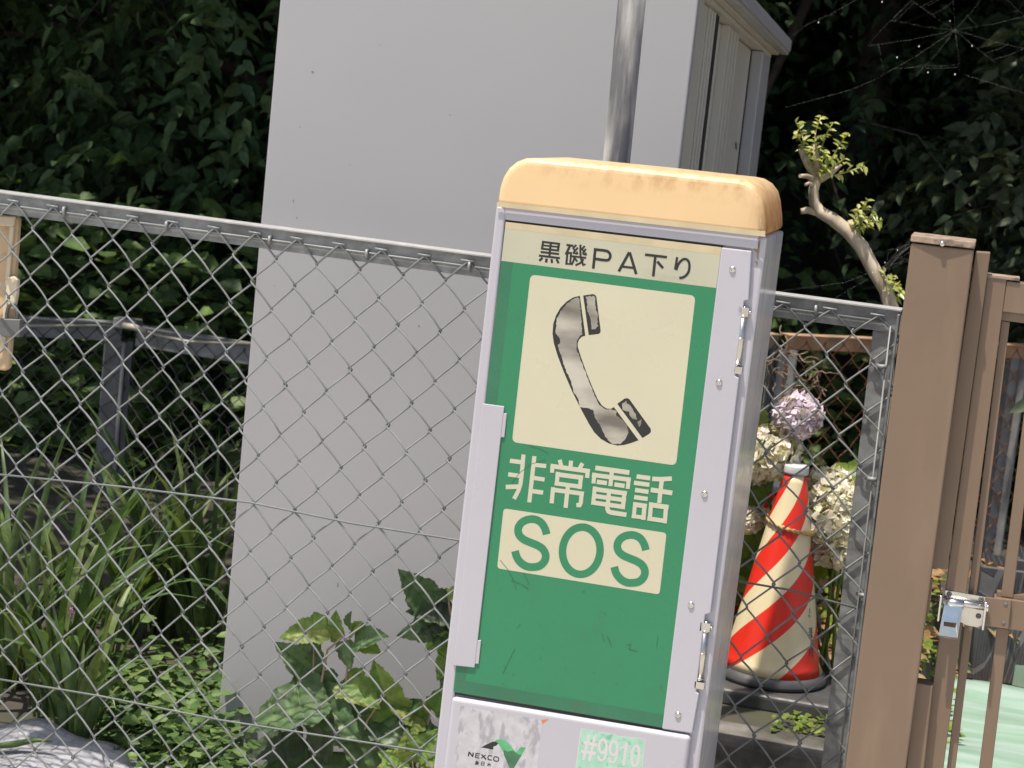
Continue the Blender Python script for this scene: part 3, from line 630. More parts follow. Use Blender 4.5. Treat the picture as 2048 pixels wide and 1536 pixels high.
for px, py in ((130, 420), (335, 449), (541, 478), (735, 505), (940, 530), (1632, 617)):
    p = W(px, py, YF); mb = MB().tube([p + Vector((0, .004, .004)), p + Vector((0, -.007, .004)), p + Vector((.001, -.009, -.004)), p + Vector((.001, -.004, -.012))], .0035, 8)
    mb.build('hook_bolt', M['galv'], rail)
for pts in ([(-40,945),(240,973),(500,1005),(700,1046),(915,1080),(1200,1122),(1480,1163),(1580,1180),(1712,1216)], [(-40,1352),(200,1392),(440,1440),(850,1503),(1250,1565),(1700,1640)]):
    mb = MB().tube([W(x, y, YF - .005) for x, y in pts], .0021, 6); mb.build('tension_wire', M['twire'], fence)
# end post of angle steel
e1, e2, e3 = W(1752, 640, YF), W(1650, 1536, YF), 0
pt, pb = W(1801, 622, YF), ext(W(1801, 622, YF), W(1691, 1536, YF), 0)
wid = .046
mb = MB().hexa([(pb.x - wid, YF + .008, 0), (pb.x, YF + .008, 0), (pb.x, YF + .013, 0), (pb.x - wid, YF + .013, 0), (pt.x - wid, YF + .008, pt.z - .006), (pt.x, YF + .008, pt.z - .006), (pt.x, YF + .013, pt.z - .006), (pt.x - wid, YF + .013, pt.z - .006)])
mb.hexa([(pb.x - .004, YF - .022, 0), (pb.x, YF - .022, 0), (pb.x, YF + .007, 0), (pb.x - .004, YF + .007, 0), (pt.x - .004, YF - .022, pt.z - .006), (pt.x, YF - .022, pt.z - .006), (pt.x, YF + .007, pt.z - .006), (pt.x - .004, YF + .007, pt.z - .006)])
post = mb.build('end_post', M['galv'], fence, .0008)
mb = MB().tube([(pt.x - .014, YF - .003, pt.z - .03), (pb.x - .014, YF - .003, .15)], .0018, 6); mb.build('side_rod', M['oldgalv'], fence)
p = W(1779, 641, YF); mb = MB().lathe([(.008, 0), (.008, .003), (.005, .004), (.005, .003)], 14, p + Vy(.007), (0, -1, 0)); mb.build('post_bolt', M['galv'], post)
for px, py in ((1765, 733), (1745, 958), (1728, 1190)):
    p = W(px, py, YF); mb = MB().tube([p + Vector((-.012, .006, 0)), p + Vector((-.004, -.006, 0)), p + Vector((.008, -.007, .001))], .0045, 8); mb.build('hook_bolt', M['galv'], post)

# low older fences behind
def back_fence(name, label, p0, p1, z0, z1, wd, h, wire, railm, posts, rail_h=.05, r=.0016, zend=None):
    t = thing(name, label, 'fence', ((p0[0] + p1[0]) / 2, (p0[1] + p1[1]) / 2, z0))
    mb = MB(); chain(mb, (p0[0], p0[1], 0), (p1[0], p1[1], 0), z0, z1 - .02, wd, h, r, 4, .003, .003, seed=4); mb.build('mesh_panel', wire, t)
    u = (Vector((*p1, 0)) - Vector((*p0, 0))).normalized(); n = Vector((-u.y, u.x, 0)); a, b = Vector((*p0, 0)), Vector((*p1, 0)); mb = MB()
    for (d0, d1, h0, h1) in ((.004, .008, z1 - rail_h, z1), (-.012, .045, z1 + .0005, z1 + .0045)):
        mb.hexa([a + n*d0 + Vector((0,0,h0)), b + n*d0 + Vector((0,0,h0)), b + n*d1 + Vector((0,0,h0)), a + n*d1 + Vector((0,0,h0)), a + n*d0 + Vector((0,0,h1)), b + n*d0 + Vector((0,0,h1)), b + n*d1 + Vector((0,0,h1)), a + n*d1 + Vector((0,0,h1))])
    mb.build('top_rail', railm, t)
    for c, wpost in posts:
        c = Vector((*c, 0)); mb = MB()
        q = [c - u*wpost/2 + n*.01, c + u*wpost/2 + n*.01, c + u*wpost/2 + n*.016, c - u*wpost/2 + n*.016]
        mb.hexa([v + Vector((0,0,z0 - .1)) for v in q] + [v + Vector((0,0,z1 - rail_h - .001)) for v in q])
        q = [c - u*wpost/2 + n*.017, c - u*(wpost/2 - .006) + n*.017, c - u*(wpost/2 - .006) + n*.07, c - u*wpost/2 + n*.07]
        mb.hexa([v + Vector((0,0,z0 - .1)) for v in q] + [v + Vector((0,0,z1 - rail_h - .001)) for v in q])
        q = [c + u*.004 + n*-.03, c + u*.010 + n*-.03, c + u*.010 + n*.009, c + u*.004 + n*.009]
        mb.hexa([v + Vector((0,0,z0 - .1)) for v in q] + [v + Vector((0,0,z1 - rail_h - .001)) for v in q])
        mb.build('post', M['oldgalv'], t)
    return t
YR = 6.3
q0, q1, q2 = W(-60, 656, 6.0), W(245, 648, YR), W(560, 697, YR - .12)
zl = q1.z
back_fence('garden_fence', 'low dull grey wire fence behind the iris leaves, left of the shed', (q0.x, q0.y), (q1.x, q1.y), .12, zl, .07, .08, M['oldwire'], M['oldgalv'], [((q1.x - .0, q1.y), .085)], .06)
back_fence('garden_fence', 'short dark wire fence run between its leaning post and the grey shed', (q1.x + .05, q1.y - .002), (q2.x + .3, q2.y), .12, zl - .004, .07, .08, M['oldwire'], M['oldgalv'], [], .065)
r0, r1, r2 = W(1500, 690, 6.5), W(1578, 672, 6.7), W(2120, 668, 7.5)
zr = r1.z
rf = back_fence('rusty_fence', 'rust-brown wire fence with sunlit orange rail behind the traffic cone', (r1.x, r1.y), (r2.x, r2.y), .12, zr, .078, .09, M['rust'], M['rustrail'], [((r1.x + .01, r1.y), .07), (W(2036, 760, 7.38).xy, .07)], .045, .0017)
back_fence('rusty_fence', 'short end of the rusty wire fence beside the shed wall', (r0.x - .25, r0.y - .25), (r1.x - .03, r1.y), .12, zr - .002, .078, .09, M['oldwire'], M['rustrail'], [], .045, .0017)
# cream cable on the left fence
mb = MB().tube([W(x, y, 6.0 + .3 * min(1, x / 240)) for x, y in [(-60,652),(100,652),(232,650)]] + [W(x, y, 6.22) for x, y in [(285,660),(320,672),(375,683),(440,686),(520,687),(560,690)]], .005, 6)
tag(mb.build('cable', M['cable']), 'thin cream cable strung along the rail of the dull grey fence', 'cable')
k = thing('rail_bracket', 'small grey metal bracket on top of the far fence post, gripping the cable', 'bracket', q1)
c = W(253, 650, 6.24); mb = MB().box((c.x - .042, 6.22, c.z - .012), (c.x + .042, 6.28, c.z + .022)); mb.build('plate', M['galv'], k, .004)
mb = MB().tube([W(246, 651, 6.2), W(270, 655, 6.2), W(293, 664, 6.2)], .011, 10); mb.build('cable_sleeve', M['cable'], k)

# ================================================================== SHED
A_S = math.radians(0.9); XS = Vector((math.cos(A_S), math.sin(A_S), 0)); DS = Vector((-math.sin(A_S), math.cos(A_S), 0))
pc = W(1374, 200, 4.26); nF = DS
sl_t, sl_b = WP(560, 0, pc, nF), WP(431, 1536, pc, nF); sr_t, sr_b = WP(1395.6, 0, pc, nF), WP(1357, 344.5, pc, nF)
wS = (sr_b - sl_b).dot(XS)
rc = Vector((sr_b.x, sr_b.y, 0))                       # front right corner on the ground
lc = rc - XS * ((rc - Vector((sl_t.x, sl_t.y, 0))).dot(XS))
zS = .0
eave = WP(1546, 104, rc + XS * .012, XS); evf = WP(1437, 0, rc + XS * .012, XS); back_len = (WP(1521, 300, rc, XS) - rc).dot(DS)
zE = eave.z
ba, bb = (evf - rc).dot(DS), (eave - rc).dot(DS)
def E(k): return lambda b: eave.z + (b - bb) * (evf.z - eave.z) / (ba - bb) + k
shed = thing('storage_shed', 'big plain grey steel storage shed with sliding doors on its right side', 'shed', (lc + rc) / 2 + Vector((0, 0, zS)))
def sp(a, b, z): return rc + XS * a + DS * b + Vector((0, 0, z))   # shed space: a to the right, b to the back
def sbox(mb, a0, a1, b0, b1, z0, z1):
    zz = lambda z, b: z(b) if callable(z) else z
    return mb.hexa([sp(a0,b0,zz(z0,b0)), sp(a1,b0,zz(z0,b0)), sp(a1,b1,zz(z0,b1)), sp(a0,b1,zz(z0,b1)), sp(a0,b0,zz(z1,b0)), sp(a1,b0,zz(z1,b0)), sp(a1,b1,zz(z1,b1)), sp(a0,b1,zz(z1,b1))])
def sbox_old(mb, a0, a1, b0, b1, z0, z1): return mb.hexa([sp(a0,b0,z0), sp(a1,b0,z0), sp(a1,b1,z0), sp(a0,b1,z0), sp(a0,b0,z1), sp(a1,b0,z1), sp(a1,b1,z1), sp(a0,b1,z1)])
WS = (rc - lc).length
mb = MB(); sbox(mb, -WS, -.0, 0, .03, zS, E(.02)); mb.build('front_wall', M['shed'], shed, .004, 3)
mb = MB(); sbox(mb, -WS, -WS + .03, .031, back_len, zS, E(.02)); mb.build('far_wall', M['shed'], shed)
mb = MB(); sbox(mb, -WS + .031, -.04, back_len - .03, back_len, zS, E(.02)); mb.build('back_wall', M['shed'], shed)
def bpos(px, py=250): return (WP(px, py, rc, XS) - rc).dot(DS)
mb = MB(); sbox(mb, -.08, -.06, .031, back_len - .031, zS, E(.01)); mb.build('interior_shade_sheet', M['black'], shed)  # black sheet painting the darkness inside the shed
b0, b1, b2_, b3, b4, b5, b6, b7 = [bpos(x) for x in (1369, 1386, 1414, 1420, 1444, 1463, 1504, 1509)]
mb = MB(); sbox(mb, -.022, -.012, .031, b2_ - .013, zS + .05, E(-.015))
for i in range(3): sbox(mb, -.012, -.006, b2_ - .024 - i * .05, b2_ - .015 - i * .05, zS + .05, E(-.015))
sbox(mb, -.0118, -.004, .031, b1 * .9, zS + .05, E(-.012))
mb.build('sliding_door', M['shedside'], shed, .0015)
mb = MB(); sbox(mb, -.045, -.03, b3, b6 + .02, zS + .05, E(-.016))
for i in range(4): sbox(mb, -.03, -.009, b4 + (b5 - b4) * i / 3., b4 + (b5 - b4) * i / 3. + .011, zS + .05, E(-.016))
sbox(mb, -.03, -.012, b3 + .031, b3 + .045, zS + .05, E(-.016))
gpm = MB(); sbox(gpm, -.04, -.0110, b2_ - .012, b3 + .03, zS + .05, E(-.015)); gpm.build('gap_shade_filler', M['black'], shed)  # black filler painted as the shade between the two doors
d2 = mb.build('sliding_door', M['shedside'], shed, .0015)
mb = MB().hexa([v for v in [WP(1474 + a, 286 + b, rc - XS * .028, XS) for a, b in ((-2, -1), (4, 0), (2, 14), (0, 13))]] + [WP(1474 + a, 286 + b, rc - XS * .026, XS) for a, b in ((-2, -1), (4, 0), (2, 14), (0, 13))]); mb.build('finger_pull', M['galvtop'], d2)
mb = MB(); sbox(mb, -.03, .0, b7, back_len - .03, zS, E(0)); sbox(mb, -.03, .004, b7 - .03, b7 - .006, zS, E(-.014)); mb.build('corner_post', M['shed'], shed, .003)
mb = MB(); sbox(mb, -.055, .002, .031, back_len - .04, E(-.012), E(-.001)); sbox(mb, -.05, .02, -.0, back_len, E(0), E(.014))
mb.build('door_track', M['shedside'], shed, .002)
top = WP(1567, 70, rc + XS * .05, XS).z
mb = MB(); sbox(mb, -WS - .003, .05, .002, back_len + .03, E(.0145), E(max(.05, top - eave.z))); sbox(mb, .02, .047, .004, back_len + .02, E(.004), E(.0142))
mb.build('roof', M['shed'], shed, .006, 3)
mb = MB()
for px, py, a_, b_ in ((625,144,5,3),(600,254,3,2),(587,402,2,6),(594,436,2,4),(549,572,2,2),(838,652,3,3),(676,1170,2,9),(688,1166,2,4),(484,1432,2,10),(490,1428,1,8),(1240,20,4,2),(760,90,2,2),(900,230,2,3),(700,330,2,2)):
    q = [WP(px + dx * a_, py + dy * b_, pc, nF) - DS * .0006 for dx, dy in ((-.5, -.4), (.3, -.5), (.5, .3), (-.2, .5))]; mb.add(q[::-1], [(0, 1, 2, 3)])
o = mb.build('scuff_marks', M['lock'], shed); o['kind'] = 'stuff'
c = WP(435, 1524, pc, nF); mb = MB().lathe([(.011, 0), (.011, .004), (.006, .007)], 6, c, -DS, False); mb.build('anchor_bolt', M['rubber'], shed)

# ================================================================== PIPE
pa, pb_ = W(1264, 0, 3.9), W(1232, 330, 3.9); u = (pa - pb_).normalized()
pipe = thing('sign_pole', 'weathered galvanised steel pole rising behind the phone box', 'pole', ext(pa, pb_, .004))
mb = MB().tube([ext(pa, pb_, .004), ext(pa, pb_, 2.9)], .0272, 28); mb.build('pipe', M['pipe'], pipe)
mb = MB().ball(ext(pa, pb_, 2.9), .0272, 16, 8, (1, 1, .5)); mb.build('end_cap', M['galvtop'], pipe)

# ================================================================== GATE
YG = 3.45
def ex2(a, b, y): return (a[0] + (b[0] - a[0]) * (y - a[1]) / (b[1] - a[1]), y)
PL = ((1822, 486), (1690, 1536)); PR = ((1948, 500), (1812, 1536))
def wz(line, Y):
    return W(*line[0], Y), W(*line[1], Y)
def colm(mb, L, R, Y, dep, ztop=None, zbot=0.):
    """upright between two traced edges"""
    a, b = wz(L, Y); c, d = wz(R, Y)
    zt1 = a.z if ztop is None else ztop; zt2 = c.z if ztop is None else ztop
    p = [ext(a, b, zbot), ext(c, d, zbot), ext(c, d, zt2), ext(a, b, zt1)]
    mb.prism(p, Vy(dep)); return p
gp = thing('gate_post', 'thick square brown metal gate post with a rusty screwed cap', 'gate post', ext(*wz(PL, YG), 0) + Vector((.05, .06, 0)))
mb = MB(); colm(mb, PL, PR, YG, .11); mb.build('shaft', M['brown'], gp, .003, 2)
# cap with a blunt pointed front
Wg = lambda u, v, Y: W(1680 + u / 3.34, 440 + v / 3.34, Y)
p1, p2, p3 = Wg(470, 143, YG - .002), Wg(682, 183, YG - .007), Wg(900, 192, YG - .002)
hcap = Wg(478, 98, YG - .002).z - p1.z
zc = min(p1.z, p2.z, p3.z); ring = [Vector((p1.x, p1.y, 0)), Vector((p2.x, p2.y, 0)), Vector((p3.x, p3.y, 0)), Vector((p3.x, YG + .115, 0)), Vector((p1.x, YG + .115, 0))]
mb = MB(); mb.prism([v + Vector((0, 0, p1.z)) for v in ring][::-1], Vector((0, 0, hcap))); mb.build('post_cap', M['browndirt'], gp, .0015)
p = Wg(683, 160, YG - .007); mb = MB().lathe([(.0045, 0), (.0042, .002), (.002, .0026)], 10, p, (0, -1, 0)); mb.build('cap_screw', M['steel'], gp)
S2L, S2R = ((1951, 503), (1893, 900)), ((1981, 505), (1927, 900))
a, b = wz(S2L, YG + .035); c, d = wz(S2R, YG + .035); zb1 = W(1880, 1138, YG + .035).z; zt = a.z
mb = MB().prism([ext(a, b, zb1), ext(c, d, zb1), ext(c, d, c.z), ext(a, b, a.z)], Vy(.03)); mb.build('stop_bar', M['brown'], gp, .002)
zt2 = W(1845, 1368, YG + .03).z
L3, R3 = ((1829, 1368), (1812, 1536)), ((1866, 1372), (1848, 1536))
a, b = wz(L3, YG + .03); c, d = wz(R3, YG + .03)
mb = MB().prism([ext(a, b, 0), ext(c, d, 0), ext(c, d, zt2), ext(a, b, zt2)], Vy(.04)); mb.build('stop_bar', M['brown'], gp, .002)
# thin strike channel on the post, seen edge on in the latch opening
mb = MB().prism([W(*p, YG + .02) for p in ((1862, 1158), (1866, 1158), (1858, 1226), (1852, 1232))], Vy(.012)); mb.build('strike_plate', M['brown'], gp)

YV = YG + .05
gate = thing('gate_leaf', 'brown aluminium gate with upright bars and a broad top rail', 'gate', W(1985, 1500, YV) * 1.0)
gate.location.z = 0.05
SL, SR = ((1975, 553), (1830, 1536)), ((2014, 558), (1887, 1536))
mb = MB(); ps = colm(mb, ((1974, 553), (1832, 1620)), ((2013.5, 558), (1885, 1552)), YV, .042, None, .05); mb.build('stile', M['brown'], gate, .0015)
a, b = wz(((1985, 900), (1880, 1700)), YV)
# top rail and its lower lip
xe = .42
tA, tB = W(2013.5, 560, YV), W(2006, 624, YV); tC, tD = W(2048, 563.5, YV), W(2048, 629, YV)
sl_ = (tC.z - tA.z) / (tC.x - tA.x)
def rl(mb, x0, x1, zt, zb, Y0, dep): mb.box((x0, Y0, zb), (x1, Y0 + dep, zt))
mb = MB(); rl(mb, tA.x + .0005, tA.x + xe, tA.z - .002, tB.z, YV + .001, .04); mb.build('top_rail', M['brown'], gate, .0015)
mb = MB(); l2 = W(2005, 641, YV + .012); rl(mb, tA.x - .006, tA.x + xe, tB.z - .0005, l2.z, YV + .012, .02); mb.build('rail_lip', M['brown'], gate, .001)
mb = MB(); c = W(1985, 548, YV); c2 = W(2040, 556, YV); mb.box((c.x - .012, YV - .002, tA.z + .0005), (c2.x, YV + .046, tA.z + .006)); mb.build('rail_cap', M['browndirt'], gate, .001)
mb = MB(); colm(mb, ((1996, 700), (1894, 1536)), ((2013, 700), (1911, 1536)), YV + .016, .024, l2.z - .001, .05); mb.build('inner_channel', M['brown'], gate, .001)
# mid rail, bars
m0, m1 = W(1976, 1193, YV), W(1968, 1252, YV)
for k in range(5):
    L, R = ((2039 + 0, 900), (1958.5, 1536)), ((2062, 900), (1984, 1536))
    a, b = wz(L, YV + .01); c, d = wz(R, YV + .01); o = Vector((k * .086, 0, 0))
    for zt_, zb_ in ((l2.z - .001, m0.z + .001), (m1.z - .001, .1)):
        mb = MB().prism([ext(a, b, zb_) + o, ext(c, d, zb_) + o, ext(c, d, zt_) + o, ext(a, b, zt_) + o], Vy(.02)); mb.build('upright_bar', M['brown'], gate, .0015)
mb = MB(); rl(mb, W(1953, 1190, YV).x + .03, tA.x + xe, m0.z, m1.z, YV + .004, .03); mb.build('mid_rail', M['brown'], gate, .0015)
mb = MB(); rl(mb, W(1980, 1200, YV).x + .01, tA.x + xe, m0.z + .008, m0.z + .0005, YV + .012, .02); mb.build('rail_lip', M['brown'], gate)
mb = MB(); rl(mb, tA.x - .01, tA.x + xe, .1, .05, YV + .004, .034); mb.build('bottom_rail', M['brown'], gate, .0015)
wl = Win(1840, 1120, 7.68, YV)
def lp(u, v, y=0): return Win(1840, 1120, 7.68, YV + y).p(u, v)
mb = MB().prism([lp(1000, 575, -.003), lp(1405, 615, -.003), lp(1355, 1062, -.003), lp(945, 1005, -.003)], Vy(.0065)); plate = mb.build('latch_plate', M['brown'], gate, .0008)
for u_, v_ in ((1318, 685), (1285, 972)):
    mb = MB().lathe([(.0034, 0), (.003, .0008), (.0012, .0009)], 12, lp(u_, v_, -.003), (0, -1, 0)); mb.build('screw', M['lock'], plate)
latch = thing('slide_latch', 'shiny steel slide latch with a hanging blue-white padlock flap on the gate', 'latch', lp(660, 760))
mb = MB().prism([lp(385, 462, -.004), lp(1008, 568, -.004), lp(960, 1000, -.004), lp(880, 1035, -.004), lp(700, 1000, -.004), lp(640, 960, -.004), lp(360, 900, -.004)], Vy(.003)); mb.build('base_plate', M['steel'], latch, .0006)
mb = MB().tube([lp(170, 590, -.014), lp(700, 672, -.014), lp(1045, 735, -.014)], .0062, 18); mb.build('bolt', M['steel'], latch)
mb = MB().tube([lp(1018, 735, -.014), lp(1052, 740, -.014)], .0078, 14); mb.build('bolt_head', M['bright_steel'], latch, .0008)
for u0, v0, u1, v1 in ((330, 505, 280, 905), (1016, 608, 962, 1040)):
    a, b = lp(u0, v0, -.005), lp(u1, v1, -.005); mb = MB()
    mb.hexa([b + Vector((-.0022, -.022, 0)), b + Vector((.0022, -.022, 0)), b + Vector((.0022, 0, 0)), b + Vector((-.0022, 0, 0)), a + Vector((-.0022, -.022, 0)), a + Vector((.0022, -.022, 0)), a + Vector((.0022, 0, 0)), a + Vector((-.0022, 0, 0))])
    mb.build('guide', M['bright_steel'], latch, .002, 3)
fl = [(372, 690), (650, 730), (580, 1195), (285, 1155)]; slot = [(365, 945), (558, 968), (548, 1042), (362, 1012)]
Yf0, Yf1 = -.024, -.034
mb = MB(); FO = [lp(*fl[0], Yf0), lp(*fl[1], Yf0), lp(*fl[2], Yf1), lp(*fl[3], Yf1)]; SO = [lp(*s, -.031) for s in slot]
for (i, j) in ((0, 1), (1, 2), (2, 3), (3, 0)):
    q = [FO[i], FO[j], SO[j], SO[i]]; mb.prism(q, Vy(.0025))
mb.prism([FO[3], FO[2], lp(572, 1225, Yf1 + .006), lp(300, 1195, Yf1 + .006)], Vector((0, .0015, .003)))
mb.build('flap', M['bright_steel'], latch)
mb = MB().tube([lp(360, 640, -.016), lp(675, 690, -.016)], .0082, 16); mb.build('flap_hinge', M['bright_steel'], latch)
for u_, v_ in ((450, 522), (940, 602), (898, 860)):
    mb = MB().lathe([(.0048, 0), (.0048, .0012), (.0036, .0022), (.0012, .0024), (.001, .0014)], 14, lp(u_, v_, -.0075 + .0035), (0, -1, 0)); mb.build('screw', M['lock'], latch)

# ================================================================== LEFT EDGE: CREAM METER BOX, PADLOCK
YX = YF + .045
mbx = thing('meter_box', 'aged cream plastic box hung behind the fence at the left edge', 'box', W(-30, 580, YX))
mb = MB().prism([W(*p, YX) for p in [(-120,424),(30,432),(37,438),(35,470),(29,556),(27,600),(18,735),(10,742),(-150,722)]], Vy(.016)); cover = mb.build('housing', M['beigebox'], mbx, .004, 3)
mb = MB()
for q in ([(-110,426),(29,433),(27,453),(-112,446)], [(27,453),(19,452),(10,560),(18,560)], [(18,560),(10,560),(0,700),(8,704)]): mb.prism([W(*p, YX - .008) for p in q], Vy(.008))
mb.build('raised_rim', M['rimbox'], cover, .002)
mb = MB().prism([W(*p, YX - .014) for p in [(12,556),(28,552),(35,560),(33,590),(28,616),(22,620),(10,600)]], Vy(.014)); mb.build('hasp', M['rimbox'], mbx, .003)
pk = thing('padlock', 'dull grey padlock hanging from the cream meter box', 'padlock', W(18, 655, YX))
mb = MB().prism([W(*p, YX - .022) for p in [(-6,637),(40,639),(38.5,675),(-8,673)]], Vy(.02)); mb.build('lock_body', M['lock'], pk, .0025, 3)
mb = MB().tube([W(x, y, YX - .016) for x, y in [(13,645),(13,628),(16,615),(23,608),(31,611),(35,622),(34,645)]], .0034, 10); mb.build('shackle', M['lock'], pk)

# ================================================================== TRAFFIC CONES
zslab = .388
B0 = G(1550, 1352, zslab); YC = B0.y + .088
cB, cT = W(1541, 1340, YC), W(1588, 928, YC)
Hc = cT.z - zslab; sc = (cB - CAM).dot(FWD) / FPX
rB, rT = 97 * sc, 23 * sc
CM = conemat(.12, .090, .191)
def cone(label, x, y, k=1.):
    t = thing('traffic_cone', label, 'traffic cone', (x, y, zslab), 'striped cones beside the shed')
    mb = MB(); n = 24
    mb.lathe([(rB + (rT - rB) * (i / n) + (.006 if i == 0 else 0), Hc * .955 * i / n) for i in range(n + 1)], 64, t.location); o = mb.build('cone_body', CM, t)
    mb = MB(); mb.lathe([(rT + .003, Hc * .955 + .001), (rT + .0025, Hc * .965), (rT + .0032, Hc * .972), (rT + .0025, Hc * .98), (rT + .003, Hc * .992), (rT + .001, Hc)], 32, t.location); mb.build('tape_collar', M['foam'], t)
    mb = MB(); b = rB + .05
    mb.prism([Vector((x + dx, y + dy, zslab - .068)) for dx, dy in ((-b, -b), (b, -b), (b, b), (-b, b))], Vector((0, 0, .041)))
    mb.lathe([(rB + .020, -.0265), (rB + .017, -.008), (rB + .008, -.002), (rB + .004, .0)], 40, t.location)
    mb.build('rubber_base', M['rubber'], t, .012, 3); return t
c1 = cone('red and cream striped traffic cone in front, fully seen through the fence', cB.x, YC)
c2 = cone('striped traffic cone mostly hidden behind the front cone', cB.x - .055, YC + .30); c2.scale = (1, 1, .80); c2.location.z = .322 + .068 * .80
# vertical writing on the front cone
mb = MB()
def cs(px, py):   # point of the cone surface seen at a pixel
    d = ray(px, py); best = None
    t0 = (YC - .12) / d.y; t1 = (YC + .05) / d.y
    for i in range(240):
        t = t0 + (t1 - t0) * i / 239; p = CAM + d * t; rr = rB + (rT - rB) * max(0, min(1, (p.z - zslab) / (Hc * .93)))
        if math.hypot(p.x - cB.x, p.y - YC) <= rr + .0006: return p
    return None
class CWin:
    def p(s, u, v):
        p = cs(1540 + u / 5.12, 1080 + v / 5.12)
        if p is None: p = W(1540 + u / 5.12, 1080 + v / 5.12, YC)
        return p
cw = CWin()
for q in ([(370,318),(395,322)],[(372,345),(398,350)],[(368,372),(400,376)],[(372,350),(366,410)],[(385,320),(380,415)],[(398,380),(394,418)], [(368,510),(400,515)],[(370,535),(408,540)],[(385,512),(383,570)],[(372,570),(412,574)],[(410,520),(405,600)],
          [(382,715),(430,722)],[(388,735),(424,740)],[(384,755),(430,762)],[(390,775),(424,780)],[(408,700),(402,800)], [(396,905),(436,908)],[(402,925),(436,930)],[(394,945),(440,950)],[(412,895),(410,1000)],[(426,895),(424,1000)],[(396,970),(440,974)],[(410,980),(396,1005)],[(426,980),(438,1003)],
          [(402,1100),(440,1105)],[(408,1120),(432,1124)],[(408,1120),(402,1190)],[(408,1145),(430,1150)],[(438,1110),(436,1200)]):
    stroke(mb, cw, q, 8, off=.0006)
o = mb.build('vertical_lettering', M['ink'], c1); o['kind'] = 'stuff'
# rope round the cone
mb = MB(); pts = []
for i in range(26):
    a = math.radians(-205 + i * 9.6); z = W(1575, 1050, YC).z - zslab + .018 - .035 * (i / 25)
    rr = rB + (rT - rB) * (z / (Hc * .93)) + .006; pts.append((cB.x + rr * math.cos(a), YC + rr * math.sin(a), zslab + z))
pts = [(pts[0][0] - .03, pts[0][1] + .02, pts[0][2] + .005)] + pts
for s in (0, math.pi):
    q = [Vector(p) + Vector((0, .0028 * math.cos(i * 2.2 + s), .0028 * math.sin(i * 2.2 + s))) for i, p in enumerate(pts)]
    mb.tube(q, .0032, 6)
tag(mb.build('rope', M['rope']), 'sandy twisted rope looped round the front traffic cone', 'rope')
mb = MB().tube([W(x, y, YC + .1) for x, y in [(1628,1200),(1640,1262),(1652,1300),(1660,1345),(1668,1400),(1664,1440)]], .0045, 6)
tag(mb.build('cord', M['greyrope']), 'thin grey striped cord hanging to the right of the cone', 'cord')

# ================================================================== PLANTS
def flower_head(c, r, mat, parent, n=420, seed=0):
    rg = np.random.default_rng(seed); d = rg.normal(0, 1, (n, 3)); d /= np.linalg.norm(d, axis=1, keepdims=True)
    P = np.array(c) + d * r * rg.uniform(.86, 1.03, (n, 1)) * np.array([1, 1, .92]); T = np.cross(d, rg.normal(0, 1, (n, 3))) + d * .35
    v, q = leaves(P, T, d + rg.normal(0, .35, (n, 3)), np.full(n, r * .32) * rg.uniform(.7, 1.3, n), np.full(n, r * .32), .1, -.1)
    return np_mesh('flower_head', v, q, mat, parent)
YH = YC + .08
def hyd(name, label, heads, mat, leafpx, base):
    bp = W(*base, YH); t = thing(name, label, 'flowering shrub', (bp.x, bp.y, H(bp.x, bp.y)))
    st = MB(); 
    for i, (px, py, r) in enumerate(heads):
        c = W(px, py, YH - .04 + (i % 3) * .02); flower_head(c, r * 5.3 / FPX, mat, t, 620, i + int(px)); 
        st.tube([t.location + Vector((random.uniform(-.05, .05), random.uniform(-.03, .03), 0)), (t.location + c) / 2 + Vector((random.uniform(-.03, .03), 0, .03)), c], .004, 6)
    st.build('stems', M['leaf_hyd'], t)
    P, T, U, L = [], [], [], []
    for px, py, ang, l in leafpx:
        p = W(px, py, YH + random.uniform(.0, .14)); a = math.radians(ang)
        P.append(p); T.append((math.cos(a), random.uniform(-.5, .3), math.sin(a))); U.append((random.uniform(-.4, .4), -.7, .8)); L.append(l)
    v, q = leaves(np.array(P), np.array(T), np.array(U) , np.array(L), np.array(L) * .62, .25, .25); np_mesh('leaves', v, q, M['leaf_hyd'], t)
rr = random.Random(11)
lf = [(1545,850,200,.10),(1530,870,250,.10),(1540,840,170,.08),(1548,865,270,.11),(1525,850,120,.07)] + [(rr.uniform(1478, 1550), rr.uniform(900, 1300), rr.uniform(120, 330), rr.uniform(.06, .11)) for _ in range(46)]
hyd('hydrangea', 'hydrangea with one lilac flower ball above the striped cones', [(1597, 832, 38)], M['pet_purple'], lf, (1520, 1380))
lf = [(1640,965,-20,.11),(1655,950,10,.09),(1648,990,-60,.10)] + [(rr.uniform(1630, 1700), rr.uniform(940, 1130), rr.uniform(-120, 60), rr.uniform(.05, .10)) for _ in range(26)]
hyd('hydrangea', 'hydrangea with several faded cream flower balls around the cones', [(1545, 905, 46), (1518, 928, 32), (1660, 985, 42), (1690, 1005, 30), (1672, 1050, 54), (1652, 1085, 40), (1690, 1095, 38), (1495, 1040, 24)], M['pet_cream'], lf, (1650, 1330))
